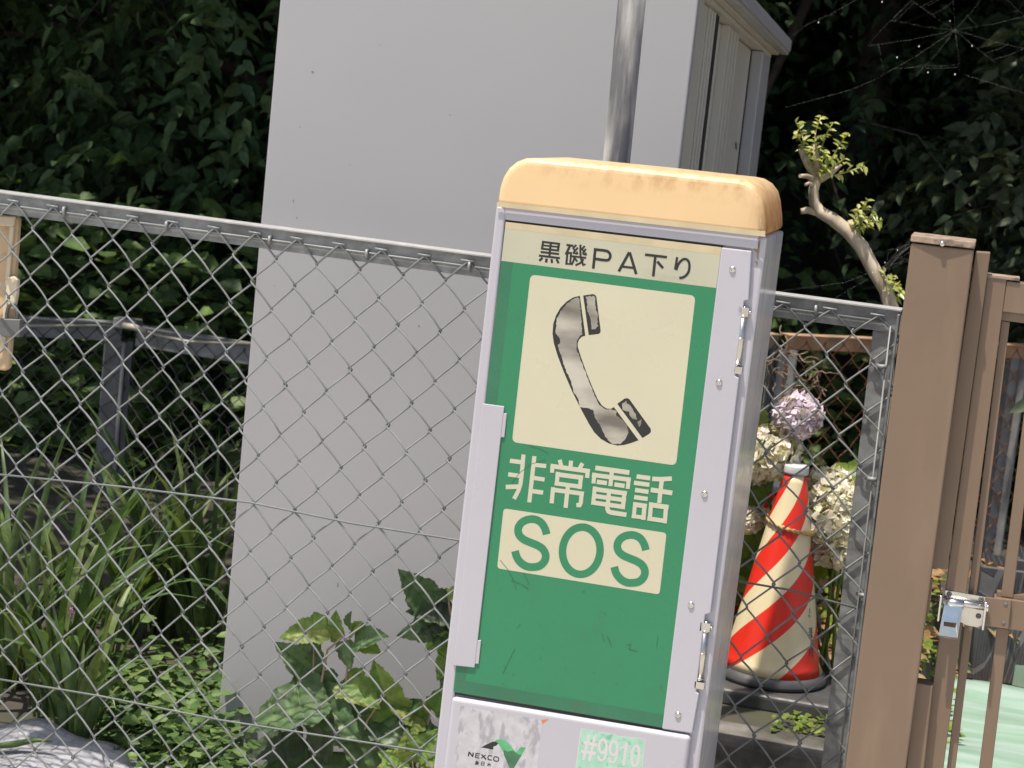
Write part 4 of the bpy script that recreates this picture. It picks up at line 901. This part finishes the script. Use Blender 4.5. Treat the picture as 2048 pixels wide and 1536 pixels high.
# pruned crape myrtle
YM = 5.0; scm = (W(1700, 500, YM) - CAM).dot(FWD) / FPX
myr = thing('pruned_tree', 'hard-pruned crape myrtle with a crooked bare trunk and small leafy tufts', 'small tree', W(1762, 1330, YM))
myr.location.z = .32
tp = [((1738,1420),26),((1752,1100),25),((1760,900),24),((1770,720),22),((1790,640),19),((1772,580),17),((1745,535),16.5),((1722,492),17),((1695,462),16),((1665,438),15.5),((1640,424),14),((1628,405),12.5),((1627,380),11.5),((1634,352),13)]
mb = MB().tube([W(*p, YM) for p, r in tp], [r * .86 * scm for p, r in tp], 14)
def tw(mb, pts, r0, r1):
    n = len(pts); mb.tube([W(x, y, YM + dy) for x, y, dy in pts], [(r0 + (r1 - r0) * i / (n - 1)) * scm for i in range(n)], 8)
tw(mb, [(1632,424,0),(1615,420,-.01),(1602,423,-.015)], 8, 6); tw(mb, [(1634,355,0),(1616,330,.0),(1602,300,0)], 9, 6)
tw(mb, [(1636,360,0),(1660,348,-.02),(1682,330,-.03)], 9, 3); tw(mb, [(1708,468,0),(1702,450,0),(1700,440,0)], 7, 5)
tw(mb, [(1632,360,0),(1612,352,-.03),(1600,352,-.05)], 6, 4); tw(mb, [(1634,350,0),(1632,310,.0),(1630,290,0)], 9, 4); tw(mb, [(1625,370,-.01),(1618,366,-.03),(1610,370,-.04)], 4, 3)
mb.build('trunk', M['bark'], myr)
def tuft(shoots, lsz, seed):
    rg = random.Random(seed); mb = MB(); P, T, U, L = [], [], [], []
    for pts in shoots:
        q = [W(x, y, YM + rg.uniform(-.03, .03)) for x, y in catmull(pts, 5)]; mb.tube(q, .0016, 5, False)
        for i, p in enumerate(q[1:]):
            d = (q[i + 1] - q[i]).normalized(); s = d.cross(Vector((0, -1, 0))).normalized()
            for sg in (-1, 1):
                for _ in range(rg.choice((0, 0, 1, 1))):
                    P.append(p); T.append(d * rg.uniform(.4, 1.2) + s * sg * rg.uniform(.5, 1.1) + Vector((0, rg.uniform(-.7, .5), 0))); U.append((rg.uniform(-.4, .4), -.5, 1)); L.append(lsz * rg.uniform(.55, 1.25))
    v, q2 = leaves(np.array(P), np.array(T), np.array(U), np.array(L), np.array(L) * .5, .3, .25)
    np_mesh('foliage', v, q2, M['leaf_myr'], myr, extra=(mb, M['leaf_myr']))
tuft([[(1632,345),(1628,300),(1632,262),(1642,235)],[(1640,350),(1668,310),(1682,285),(1696,268)],[(1640,360),(1672,350),(1700,342),(1728,332)],[(1626,335),(1610,300),(1604,270),(1592,245)],[(1630,330),(1645,290),(1655,265),(1666,246)],[(1622,345),(1606,290),(1588,268)],[(1640,345),(1655,325),(1665,318)],[(1634,345),(1646,318),(1650,300)],[(1630,350),(1622,320),(1620,300)],[(1650,350),(1675,335),(1695,325)],[(1636,350),(1660,338),(1688,318)]], .020, 1)
tuft([[(1704,450),(1725,420),(1736,400)],[(1706,458),(1740,448),(1765,440)],[(1704,455),(1728,440),(1752,428)],[(1705,452),(1715,432),(1716,418)],[(1708,460),(1730,455),(1745,440)]], .020, 2)
tuft([[(1780,590),(1772,565),(1768,545)],[(1782,592),(1790,575),(1800,572)],[(1784,598),(1795,588),(1803,580)],[(1780,590),(1782,568),(1786,552)]], .022, 3)

# lobed leafy plants in front of the shed
def lobed(mb, p, T, U, L, wd):
    T = T.normalized(); S = T.cross(U).normalized(); U = S.cross(T)
    key = [(0,.02),(-.03,.14),(-.05,.28),(.02,.40),(.14,.47),(.26,.55),(.30,.47),(.36,.40),(.46,.42),(.58,.40),(.64,.30),(.74,.26),(.84,.16),(.92,.09),(1,.0)]
    half = []
    for i in range(len(key) - 1):
        (a0, b0), (a1, b1) = key[i], key[i + 1]
        for k in range(3): 
            f = k / 3; tooth = (.018 if k == 1 else -.004) * (1 if 0 < i < len(key) - 2 else 0) * random.uniform(.5, 1.4)
            half.append((a0 + (a1 - a0) * f + tooth * .4, max(.01, b0 + (b1 - b0) * f + tooth)))
    half.append(key[-1])
    mid = [p + T * L * a - U * L * (.22 * a * a) for a, b in half]
    for sg in (1, -1):
        ed = [p + T * L * (a - .10 * b) + S * sg * wd * b + U * L * (.16 * b - .22 * a * a + random.uniform(-.012, .012)) for a, b in half]
        n = len(half); inr = [mid[i].lerp(ed[i], .5) + U * L * .018 * math.sin(i * 1.05) for i in range(n)]
        for A_, B_ in ((mid, inr), (inr, ed)):
            mb.add(A_ + B_, [(i, i + 1, n + i + 1, n + i) if sg > 0 else (i + 1, i, n + i, n + i + 1) for i in range(n - 1)], True)
def lobed_plant(label, base, Y, stems, leaves_, mats):
    b = W(*base, Y); t = thing('leafy_plant', label, 'plant', (b.x, Y, H(b.x, Y)), 'broad-leaved plants against the shed front')
    mb = MB()
    for st in stems: mb.tube([W(x, y, Y + dy) for x, y, dy in st], [.0035 - .0015 * i / max(1, len(st) - 1) for i in range(len(st))], 6)
    mb.build('stems', M['twig'], t)
    for mi, mname in enumerate(mats):
        mb = MB()
        for (px, py, ang, l, m, dy) in leaves_:
            if m != mi: continue
            a = math.radians(ang); lobed(mb, W(px, py, Y + dy), Vector((math.cos(a), -.35 + random.uniform(-.25, .25), math.sin(a))), Vector((random.uniform(-.3, .3), -.75, .65)), l, l * random.uniform(.62, .82))
        if mb.v: mb.build('leaves', M[mname], t)
YP = 3.98
R2 = random.Random(21)
LA = [(652,1258,188,.10,1,0),(712,1280,28,.085,0,-.01),(672,1262,95,.045,1,0),(696,1252,85,.04,0,0),(718,1284,-4,.06,1,-.01),(640,1290,185,.055,0,.02),(690,1285,-70,.06,0,.0),(680,1275,150,.05,1,.01),(703,1265,60,.045,1,.0),
      (632,1350,138,.115,0,.02),(650,1345,-62,.07,0,.03),(690,1362,-12,.105,1,.01),(640,1320,150,.05,1,.03),
      (645,1392,204,.18,0,-.02),(632,1390,-24,.15,0,.0),(690,1400,15,.12,0,.02),
      (652,1440,-96,.12,2,-.03),(600,1482,196,.13,2,-.01),(705,1440,-52,.15,0,.0),(760,1440,-20,.12,0,.02),(615,1515,215,.15,0,.0),(690,1510,-60,.15,0,.0),(650,1530,240,.14,0,.02),(760,1520,-25,.14,0,.02),(730,1560,-60,.15,0,.0),(590,1560,180,.13,0,.0),(800,1460,10,.11,0,.03)]
lobed_plant('bushy dark green plant in front of the shed, with pale young top leaves', (660, 1500), YP, [[(650,1560,.02),(625,1420,.02),(628,1290,.0)],[(660,1560,0),(640,1380,0),(655,1300,-.01),(690,1270,-.01)],[(690,1560,.02),(690,1400,.02),(697,1300,.0),(700,1265,0)],[(700,1560,.02),(735,1440,.0),(770,1390,-.02)]], LA, ['leaf_anem', 'leaf_yel', 'leaf_pale'])
LB = [(785,1428,108,.13,1,0),(800,1440,60,.09,0,.02),(850,1440,150,.09,1,.01),(862,1460,210,.10,0,.0),(830,1500,200,.12,0,.02),(868,1420,70,.07,1,.02),(800,1480,230,.11,0,.03)]
lobed_plant('yellow-blotched leafy plant beside the phone box foot', (800, 1520), YP + .02, [[(790,1600,.02),(785,1470,.02),(775,1370,0)],[(830,1600,.02),(845,1500,.02),(860,1430,0)]], LB, ['leaf_anem', 'leaf_yel'])
LC = [(872,1225,128,.12,0,0),(898,1228,172,.09,2,.0),(895,1256,188,.11,0,.02),(900,1262,220,.07,1,.0),(893,1196,150,.035,0,0),(898,1194,60,.04,1,0),(905,1240,200,.08,2,.01),(903,1300,255,.07,1,.01),(904,1340,250,.06,0,.0)]
lobed_plant('taller leafy stem half hidden behind the phone box left edge', (915, 1500), YP - .02, [[(900,1600,.02),(902,1400,0),(905,1260,0),(896,1190,0)]], LC, ['leaf_anem', 'leaf_yel', 'leaf_pale'])
LD = [(820,1520,100,.07,0,0),(835,1510,60,.08,0,-.02),(815,1535,150,.07,0,.01),(840,1535,20,.07,0,0),(825,1540,-80,.08,0,-.03),(805,1530,200,.07,0,.02),(828,1500,95,.05,0,0),(850,1560,-30,.08,0,0),(800,1560,200,.08,0,0)]
lobed_plant('small bright yellow-green seedling at the foot of the phone box', (825, 1560), YF + .09, [[(825,1700,0),(826,1560,0),(826,1510,0)]], LD, ['leaf_yel'])
# iris clumps
def blades(t, base, n, lmin, lmax, spread, seed, mat, lean=0.):
    rg = random.Random(seed); V, Q = [], []
    for i in range(int(n * 1.35)):
        a = rg.uniform(0, 2 * math.pi); L = rg.uniform(lmin, lmax); bend = rg.uniform(.15, spread); w0 = rg.uniform(.006, .012)
        p = Vector(base) + Vector((math.cos(a), math.sin(a), 0)) * rg.uniform(0, .07)
        hd = Vector((math.cos(a) + lean, math.sin(a) * .7 - .15, 0)).normalized(); sd = hd.cross(Vector((0, 0, 1))); tw_ = rg.uniform(-.9, .9)
        sd = sd * math.cos(tw_) + hd * math.sin(tw_); th = rg.uniform(.05, .3); b0 = len(V); K = 9
        for k in range(K):
            s = k / (K - 1); wv = w0 * (1 - s ** 3) * (.6 + .8 * min(1, 2.5 * s)) * .9
            c = p.copy(); V.append(p - sd * wv); V.append(p + Vector((0, 0, 0)) + Vector(hd) * wv * .35); V.append(p + sd * wv)
            p = p + (hd * math.sin(th) + Vector((0, 0, 1)) * math.cos(th)) * (L / (K - 1)); th += bend * 2.0 * (.2 + s) * L / (K - 1) * 2.2
        for k in range(K - 1):
            for j in (0, 1): Q.append((b0 + k*3 + j, b0 + k*3 + j + 1, b0 + (k+1)*3 + j + 1, b0 + (k+1)*3 + j))
    return np_mesh('blades', np.array([tuple(v) for v in V]), np.array(Q), mat, t)
iris = [(20, 1330, 26, .35, .85, 1.3, 'iris clump at the far left with the tallest upright blades'), (105, 1370, 26, .35, .8, 1.6, 'iris clump behind the woven sheet, second from the left edge'),
        (190, 1300, 22, .3, .62, 2.2, 'iris clump with arching blades below the far fence post'), (265, 1265, 22, .3, .6, 1.8, 'iris clump of mid-length blades between fence post and shed'),
        (335, 1260, 22, .35, .75, 1.2, 'iris clump with straight upright blades left of the shed'), (415, 1290, 20, .3, .7, 1.0, 'iris clump pressed against the left edge of the shed'),
        (150, 1440, 18, .25, .45, 2.6, 'low drooping iris clump hanging over the woven sheet')]
for i, (px, py, n, l0, l1, sp_, lab) in enumerate(iris):
    b = G(px, py, .08); b.z = H(b.x, b.y); t = thing('iris_plant', lab, 'iris', b, 'iris clumps beyond the fence'); blades(t, b, n, l0, l1, sp_, 40 + i, M['leaf_iris'])
for i, (x0, y0, x1, y1, wpx, lab) in enumerate([(22, 1330, 106, 862, 10, 'tallest upright iris blade at the left edge'), (78, 1330, 142, 842, 9, 'long upright iris blade right of the tallest one'), (355, 1200, 387, 858, 8, 'thin upright iris blade between the dull fence post and the shed')]):
    b = G(x0, y0, .1); t = thing('iris_plant', lab, 'iris', b, 'iris clumps beyond the fence'); e = W(x1, y1, b.y - .05); V, Q = [], []; k_ = (b - CAM).dot(FWD) / FPX
    for k in range(12):
        s_ = k / 11; p = b.lerp(e, s_) + Vector((-.05 * math.sin(s_ * 3.1), 0, 0)); wv = wpx * k_ * (1 - s_ ** 2.5) + .0006
        V += [tuple(p - Vector((wv, 0, 0))), tuple(p + Vector((0, -wv * .4, 0))), tuple(p + Vector((wv, .004, 0)))]
    for k in range(11):
        for j in (0, 1): Q.append((k*3 + j, k*3 + j + 1, k*3 + 4 + j, k*3 + 3 + j))
    np_mesh('blades', np.array(V), np.array(Q), M['leaf_iris'], t)
# pink flower spike among them
fl_t = thing('pink_flower', 'small plant with a few magenta-pink blooms among the iris leaves', 'flower', G(140, 1330, .13))
mb = MB().tube([fl_t.location, W(140, 1270, fl_t.location.y), W(150, 1222, fl_t.location.y)], .002, 5); mb.build('stem', M['leaf_iris'], fl_t)
for px, py, r in ((150, 1222, 12), (128, 1290, 10), (68, 1335, 8), (162, 1258, 5)):
    flower_head(W(px, py, fl_t.location.y - .03), r * 5.5 / FPX, M['pet_pink'], fl_t, 40, px)
# ground cover
def cover(name, fn, n, size, mat, seed, up=1.):
    rg = np.random.default_rng(seed); P = np.array([fn(rg) for _ in range(n)]); a = rg.uniform(0, 2 * np.pi, n)
    T = np.stack([np.cos(a), np.sin(a), rg.uniform(-.1, .5, n)], 1); U = np.stack([rg.normal(0, .4, n), rg.normal(-.3, .4, n), np.full(n, up)], 1)
    L = size * rg.uniform(.5, 1.3, n); v, q = leaves(P, T, U, L, L * .75, .2, .2); o = np_mesh(name, v, q, mat); o['kind'] = 'stuff'; return o
def f_ivy(rg):
    px, py = rg.uniform(205, 480), rg.uniform(1330, 1640)
    if py > 1440 and px < 190 + (py - 1450) * 1.7: px = rg.uniform(380, 500)
    p = G(px, py, .08); return (p.x, p.y, H(p.x, p.y) + abs(rg.normal(0, .07)))
o = cover('ground_cover', f_ivy, 2000, .036, M['leaf_ivy'], 3); o['label'] = 'low bright green leafy ground cover beside the woven sheet'
def f_right(rg):
    x, y = rg.uniform(-.62, 0.1), rg.uniform(4.85, 6.4); return (x, y, H(x, y) + abs(rg.normal(0, .05)))
o = cover('weeds', f_right, 1500, .035, M['leaf_hyd'], 5); o['label'] = 'yellow-green low weeds on the sunny ground behind the cone'
def f_lit(rg):
    x, y = rg.uniform(-.6, -.02), rg.uniform(4.62, 6.6); return (x, y, H(x, y) + .008 + rg.uniform(0, .02))
o = cover('leaf_litter', f_lit, 1400, .045, M['litter'], 6); o['label'] = 'dry brown fallen leaves on the soil'
def f_weed(rg):
    p = G(rg.uniform(1540, 1665), rg.uniform(1440, 1478), .33); return (p.x, p.y, .33 + rg.uniform(0, .03))
o = cover('kerb_weeds', f_weed, 60, .022, M['leaf_hyd'], 8); o['label'] = 'small weeds sprouting along the kerb'
def f_under(rg):
    x = rg.uniform(-5.6, 1.6); y = 6.6 + abs(rg.normal(0, .75)) + (1.4 if x > -1.2 else 0); return (x, y, H(x, y) + rg.uniform(0, 1) ** 1.6 * (.95 if x < -1.2 else .75))
o = cover('undergrowth', f_under, 9000, .085, M['leaf_under'], 9, .6); o['label'] = 'dark mixed undergrowth behind the low back fences'
# woven sheet bottom left
mb = MB(); nu, nv = 30, 14; cl = W(80, 1480, 4.62)
edge = lambda u: .20 * (1 - ((u - .42) / .62) ** 2)
pA = [W(-140, 1470, 4.08), W(70, 1441, 4.08), W(215, 1492, 4.06), W(345, 1540, 4.04), W(420, 1600, 4.0)]
def elin(s):
    s *= 4; i = min(3, int(s)); return pA[i].lerp(pA[i + 1], s - i)
vs = []
for i in range(nu + 1):
    e = elin(i / nu); 
    for j in range(nv + 1):
        t = j / nv; vs.append((e.x + .05 * t, e.y - .24 * t, e.z - .02 * math.sin(t * 3) - .10 * t * t * (.7) + .006 * math.sin(i * .9 + j * .7)))
mb.add(vs, [(i*(nv+1)+j, (i+1)*(nv+1)+j, (i+1)*(nv+1)+j+1, i*(nv+1)+j+1) for i in range(nu) for j in range(nv)], True)
sh = mb.build('woven_sheet', M['weave']); sd = sh.modifiers.new('thick', 'SOLIDIFY'); sd.thickness = .006
tag(sh, 'grey woven plastic sheet draped over a mound in the bottom left corner', 'sheet')
mb = MB(); q = [W(x, y, 3.96) for x, y in [(-30,1495),(30,1488),(70,1480),(105,1482)]]; mb.tube(q, [.006, .008, .006, .002], 6)
tag(mb.build('fallen_leaf', M['leaf_iris']), 'single long green leaf lying on the grey woven sheet', 'leaf')

# right side: pots, mint sheet, path
mintz = .128
pm = [G(1880, 1372, mintz), G(2048, 1394, mintz), G(2300, 1425, mintz), G(2300, 2300, mintz), G(1750, 2300, mintz)]
m4 = [v for v in pm]; mb = MB()
gx, gy = 24, 24; a0, a1, b1_, b0_ = pm[0], pm[2], Vector((pm[2].x + .1, 4.0, mintz)), Vector((pm[0].x - .15, 4.58, mintz))
b1_.y = 4.58
vs = []
for i in range(gx + 1):
    for j in range(gy + 1):
        u_, v_ = i / gx, j / gy; p = a0.lerp(a1, u_).lerp(b0_.lerp(b1_, u_), v_)
        vs.append((p.x, p.y, p.z + .02 + .006 * math.sin(v_ * 17 + math.sin(u_ * 6) * 1.5) + .004 * math.sin(u_ * 9 + v_ * 7)))
mb.add(vs, [(i*(gy+1)+j, i*(gy+1)+j+1, (i+1)*(gy+1)+j+1, (i+1)*(gy+1)+j) for i in range(gx) for j in range(gy)], True)
o = mb.build('mint_sheet', M['mat']); s_ = o.modifiers.new('thick', 'SOLIDIFY'); s_.thickness = .004
tag(o, 'mint-green plastic sheet laid on the ground behind the gate bars', 'sheet')
mb = MB(); vs = [(x, y, H(x, y) + .004 + random.uniform(0, .004)) for y in [4.58 + .12 * j for j in range(18)] for x in [.03 + .12 * i for i in range(20)]]
mb.add(vs, [(j*20+i, j*20+i+1, (j+1)*20+i+1, (j+1)*20+i) for j in range(17) for i in range(19)], True); o = mb.build('path', M['gravel']); o['kind'] = 'structure'
def pot(label, px, py, w_, h_, Y=None, z=.135, rot=.1):
    p = G(px, py, z); t = thing('net_pot', label, 'plant pot', p, 'black net pots beyond the gate'); c, s = math.cos(rot), math.sin(rot); n = 24; mb = MB(); a = w_ / 2
    def ringp(sz, zz): 
        out = []
        for i in range(n):
            th = 2 * math.pi * i / n; q = max(abs(math.cos(th)), abs(math.sin(th))) ** .8; x, y = sz * math.cos(th) / q, sz * math.sin(th) / q
            out.append(p + Vector((x * c - y * s, x * s + y * c + a, zz)))
        return out
    rs = [ringp(a * .97, 0), ringp(a * 1.0, h_ * .5), ringp(a * 1.01, h_), ringp(a * .93, h_ + .004), ringp(a * .9, h_ - .03)]
    mb.add([v for r in rs for v in r], [(i*n+j, i*n+(j+1)%n, (i+1)*n+(j+1)%n, (i+1)*n+j) for i in range(4) for j in range(n)])
    mb.build('net_wall', M['crate'], t)
    mb = MB(); r = ringp(a * .9, h_ - .03); mb.add(r, [tuple(range(n))]); mb.build('soil_fill', M['soil'], t)
    rg = np.random.default_rng(int(px)); k = 26; P = np.array([p + Vector((rg.uniform(-a*.8, a*.8), a + rg.uniform(-a*.8, a*.8), h_ - .02)) for _ in range(k)])
    v, q = leaves(P, rg.normal(0, 1, (k, 3)) * [1, 1, .2], np.array([[0, 0, 1.]] * k) + rg.normal(0, .3, (k, 3)), np.full(k, .06), np.full(k, .035), .3, .3); np_mesh('dry_leaves', v, q, M['litter'], t)
pot('squat black net pot nearest the latch, standing on sandy gravel', 1974, 1362, .17, .17)
pot('wide black net pot at the right edge with a mint scrap on its side', 2062, 1374, .23, .19)
pot('taller black net pot behind, filled with dry leaves', 2000, 1300, .20, .24, z=.14)
pot('black net pot in the back, at the right frame edge', 2075, 1300, .22, .26, z=.14)
pp = W(2032, 1372, G(2062, 1374, .135).y - .004)
mb = MB().prism([W(x, y, pp.y) for x, y in [(2031,1330),(2060,1333),(2062,1378),(2024,1370)]], Vy(.002)); tag(mb.build('mint_scrap', M['mat']), 'small mint plastic scrap against the wide black net pot', 'scrap')

# dry vines on the rusty fence
mb = MB(); rg = random.Random(8)
for i in range(26):
    x, y = rg.uniform(1535, 1640), rg.uniform(690, 800); pts = []; a = rg.uniform(0, 6.28)
    for k in range(9):
        pts.append(W(x, y, 6.5 + rg.uniform(-.03, .03))); a += rg.uniform(-.9, .9); x += 9 * math.cos(a); y += 9 * math.sin(a)
    mb.tube(pts, .0014, 5)
tag(mb.build('dry_vine', M['twig']), 'tangled dry vine stems on the rusty fence', 'vine')

# cobwebs
def web(name, label, segs, drops, Y):
    t = thing(name, label, 'spider web', W(*segs[0][0], Y)); mb = MB()
    for s in segs: mb.tube([W(x, y, Y) for x, y in s], .00003, 4)
    mb.build('threads', M['web'], t); mb = MB()
    for x, y, r in drops: mb.ball(W(x, y, Y), r, 8, 6, (1, 1, 1.5))
    o = mb.build('caught_specks', M['web'], t); o['kind'] = 'stuff'
rg = random.Random(13); hub = (1910, 60); segs = []; spk = []
rad = [(1735,92),(1748,160),(1830,152),(1920,150),(1990,125),(2060,100),(2060,30),(1990,-40),(1900,-50),(1822,0),(1780,40)]
for q in rad: segs.append([hub, ((hub[0] + q[0]) / 2 + 2, (hub[1] + q[1]) / 2 + 3), q])
for k in range(14):
    f_ = .25 + .052 * k; ring = [(hub[0] + (q[0] - hub[0]) * f_, hub[1] + (q[1] - hub[1]) * f_) for q in rad]
    for i in range(len(ring) - 1):
        if rg.random() < .10: segs.append([ring[i], ((ring[i][0] + ring[i+1][0]) / 2, (ring[i][1] + ring[i+1][1]) / 2 + 2), ring[i + 1]])
segs += [[(1566, 86), (1612, 50), (1670, 24), (1720, -5)], [(1748, 160), (1700, 180), (1570, 215)], [(1735, 92), (1760, 62), (1824, 0)], [(1930, 150), (2060, 190)]]
web('orb_web', 'sunlit orb web stretched right of the shed roof corner', segs, [(1838,93,.0013),(1794,115,.0013),(1944,92,.0012),(1856,145,.0012),(1910,149,.0014),(1637,45,.0012),(1764,4,.0012),(1900,42,.001)], 4.3)
segs = []
for i in range(9):
    x = rg.uniform(1740, 1770); segs.append([(x, rg.uniform(520, 600)), (rg.uniform(1775, 1800), rg.uniform(500, 540)), (1820, rg.uniform(478, 520))])
segs += [[(1552, 583), (1690, 565), (1740, 545)], [(1672, 595), (1740, 555), (1815, 495)]]
web('cobweb', 'wispy cobweb between the brown gate post and the pruned tree trunk', segs, [(1795,500,.001),(1770,525,.001),(1745,545,.001)], 4.0)

# ================================================================== TREES
def tree(label, x, y, cz, rad, ntw, lsz, mat, nl=11, tl=.5, seed=1, trunk_r=.11, cx=None, cy=None, outer=.55, lw=.5, group='dark trees behind the back fence', twigs=160):
    rg = np.random.default_rng(seed); z0 = H(x, y); t = thing('tree', label, 'tree', (x, y, z0), group)
    cx = x if cx is None else cx; cy = y if cy is None else cy; ctr = np.array([cx, cy, cz]); rad = np.array(rad)
    d = rg.normal(0, 1, (ntw, 3)); d /= np.linalg.norm(d, axis=1, keepdims=True); rr_ = rg.uniform(outer ** 3, 1, ntw) ** (1 / 3)
    lump = 1 + .22 * np.sin(d[:, 0] * 5 + seed) * np.sin(d[:, 2] * 6 + 2 * seed) + .12 * np.sin(d[:, 1] * 9 + d[:, 2] * 7)
    S = ctr + d * rad * (rr_ * lump)[:, None]; keep = S[:, 2] > z0 + .15; S, d = S[keep], d[keep]
    D = d * np.array([1, 1, .35]) + rg.normal(0, .45, S.shape)
    n1 = len(S)
    v, q = sprays(S, D, tl, nl, lsz, .4, lw)
    mb = MB(); top = Vector((cx, cy, cz + rad[2] * .3)); b = Vector((x, y, z0 - .1)); midp = b.lerp(top, .45) + Vector((.1, -.05, 0))
    mb.tube([b, b.lerp(midp, .5) + Vector((.04, 0, 0)), midp, top], [trunk_r * 1.3, trunk_r, trunk_r * .75, trunk_r * .25], 10)
    for i in range(9):
        k = int(rg.integers(0, n1)); e = Vector(S[k]); s = b.lerp(top, rg.uniform(.3, .9)); mb.tube([s, s.lerp(e, .5) + Vector((0, 0, .15)), e], [trunk_r * .4, trunk_r * .25, .012], 7)
    mb.build('trunk', M['dbark'], t)
    mb = MB()
    for i in range(twigs):
        k = int(rg.integers(0, n1)); s = Vector(S[k]); e = s + Vector(D[k] / np.linalg.norm(D[k])) * tl; mb.tube([s, s.lerp(e, .5) + Vector((0, 0, .02)), e - Vector((0, 0, tl * .35))], .004, 3, False)
    np_mesh('crown', v, q, mat, t, extra=(mb, M['dbark']))
    return t
tree('broadleaf tree filling the top left corner with drooping leaf sprays', -5.0, 9.2, 3.1, (2.0, 2.3, 2.9), 2500, .115, M['leaf_mid'], seed=2, lw=.46)
tree('dense dark tree between the left corner and the grey shed', -3.1, 9.0, 2.6, (1.5, 1.9, 2.6), 2000, .105, M['leaf_mid'], seed=3)
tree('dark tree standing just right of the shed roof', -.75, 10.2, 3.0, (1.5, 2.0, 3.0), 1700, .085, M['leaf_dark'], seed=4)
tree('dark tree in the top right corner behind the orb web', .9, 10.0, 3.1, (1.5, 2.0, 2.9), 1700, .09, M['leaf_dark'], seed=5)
tree('pale-leaved bush at the right edge below the orb web', .42, 8.3, 1.25, (.62, .6, .75), 420, .10, M['leaf_pale'], nl=9, tl=.32, seed=6, trunk_r=.03, twigs=60)
tree('tall overhanging tree whose canopy shades the iris bed', -5.6, 7.2, 4.4, (1.9, 1.9, 1.6), 1000, .13, M['leaf_mid'], nl=9, tl=.55, seed=7, cx=-3.95, cy=5.45, outer=.3, twigs=0)
tree('unseen tall tree added to shade the background left of the shed', -4.2, 10.6, 5.0, (2.6, 2.5, 1.8), 1500, .14, M['leaf_dark'], nl=9, tl=.55, seed=17, cx=-3.6, cy=8.4, outer=.3, twigs=0)  # crown out of view, added to darken the leaves below it
tree('unseen tall tree added to shade the background right of the shed', .2, 11.0, 5.0, (2.9, 2.4, 1.8), 2800, .14, M['leaf_dark'], nl=9, tl=.55, seed=18, cx=.1, cy=9.3, outer=.3, twigs=0)  # likewise out of view, added to keep sun off the background
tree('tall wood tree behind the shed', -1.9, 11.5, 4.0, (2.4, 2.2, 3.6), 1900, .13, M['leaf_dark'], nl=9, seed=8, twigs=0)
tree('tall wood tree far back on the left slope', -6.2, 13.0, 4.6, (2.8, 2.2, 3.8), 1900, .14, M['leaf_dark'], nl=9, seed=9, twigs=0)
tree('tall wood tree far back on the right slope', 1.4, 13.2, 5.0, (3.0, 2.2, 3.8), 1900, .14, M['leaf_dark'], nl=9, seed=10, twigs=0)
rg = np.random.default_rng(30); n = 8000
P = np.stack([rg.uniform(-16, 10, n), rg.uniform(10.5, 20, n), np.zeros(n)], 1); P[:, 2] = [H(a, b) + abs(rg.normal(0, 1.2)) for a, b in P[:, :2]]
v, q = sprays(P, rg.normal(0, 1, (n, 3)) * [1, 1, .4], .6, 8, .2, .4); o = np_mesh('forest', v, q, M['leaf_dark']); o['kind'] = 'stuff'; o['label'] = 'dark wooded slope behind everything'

print('DBG', 'shed corner', rc, 'back', rc+DS*back_len, 'cone', cB.x, YC, 'zE', zE, 'DB', DB, 'xtr', tr.x, 'YH', YH, 'purple', W(1597,832,YH), 'myr', W(1700,480,YM), 'zl', zl, zr)
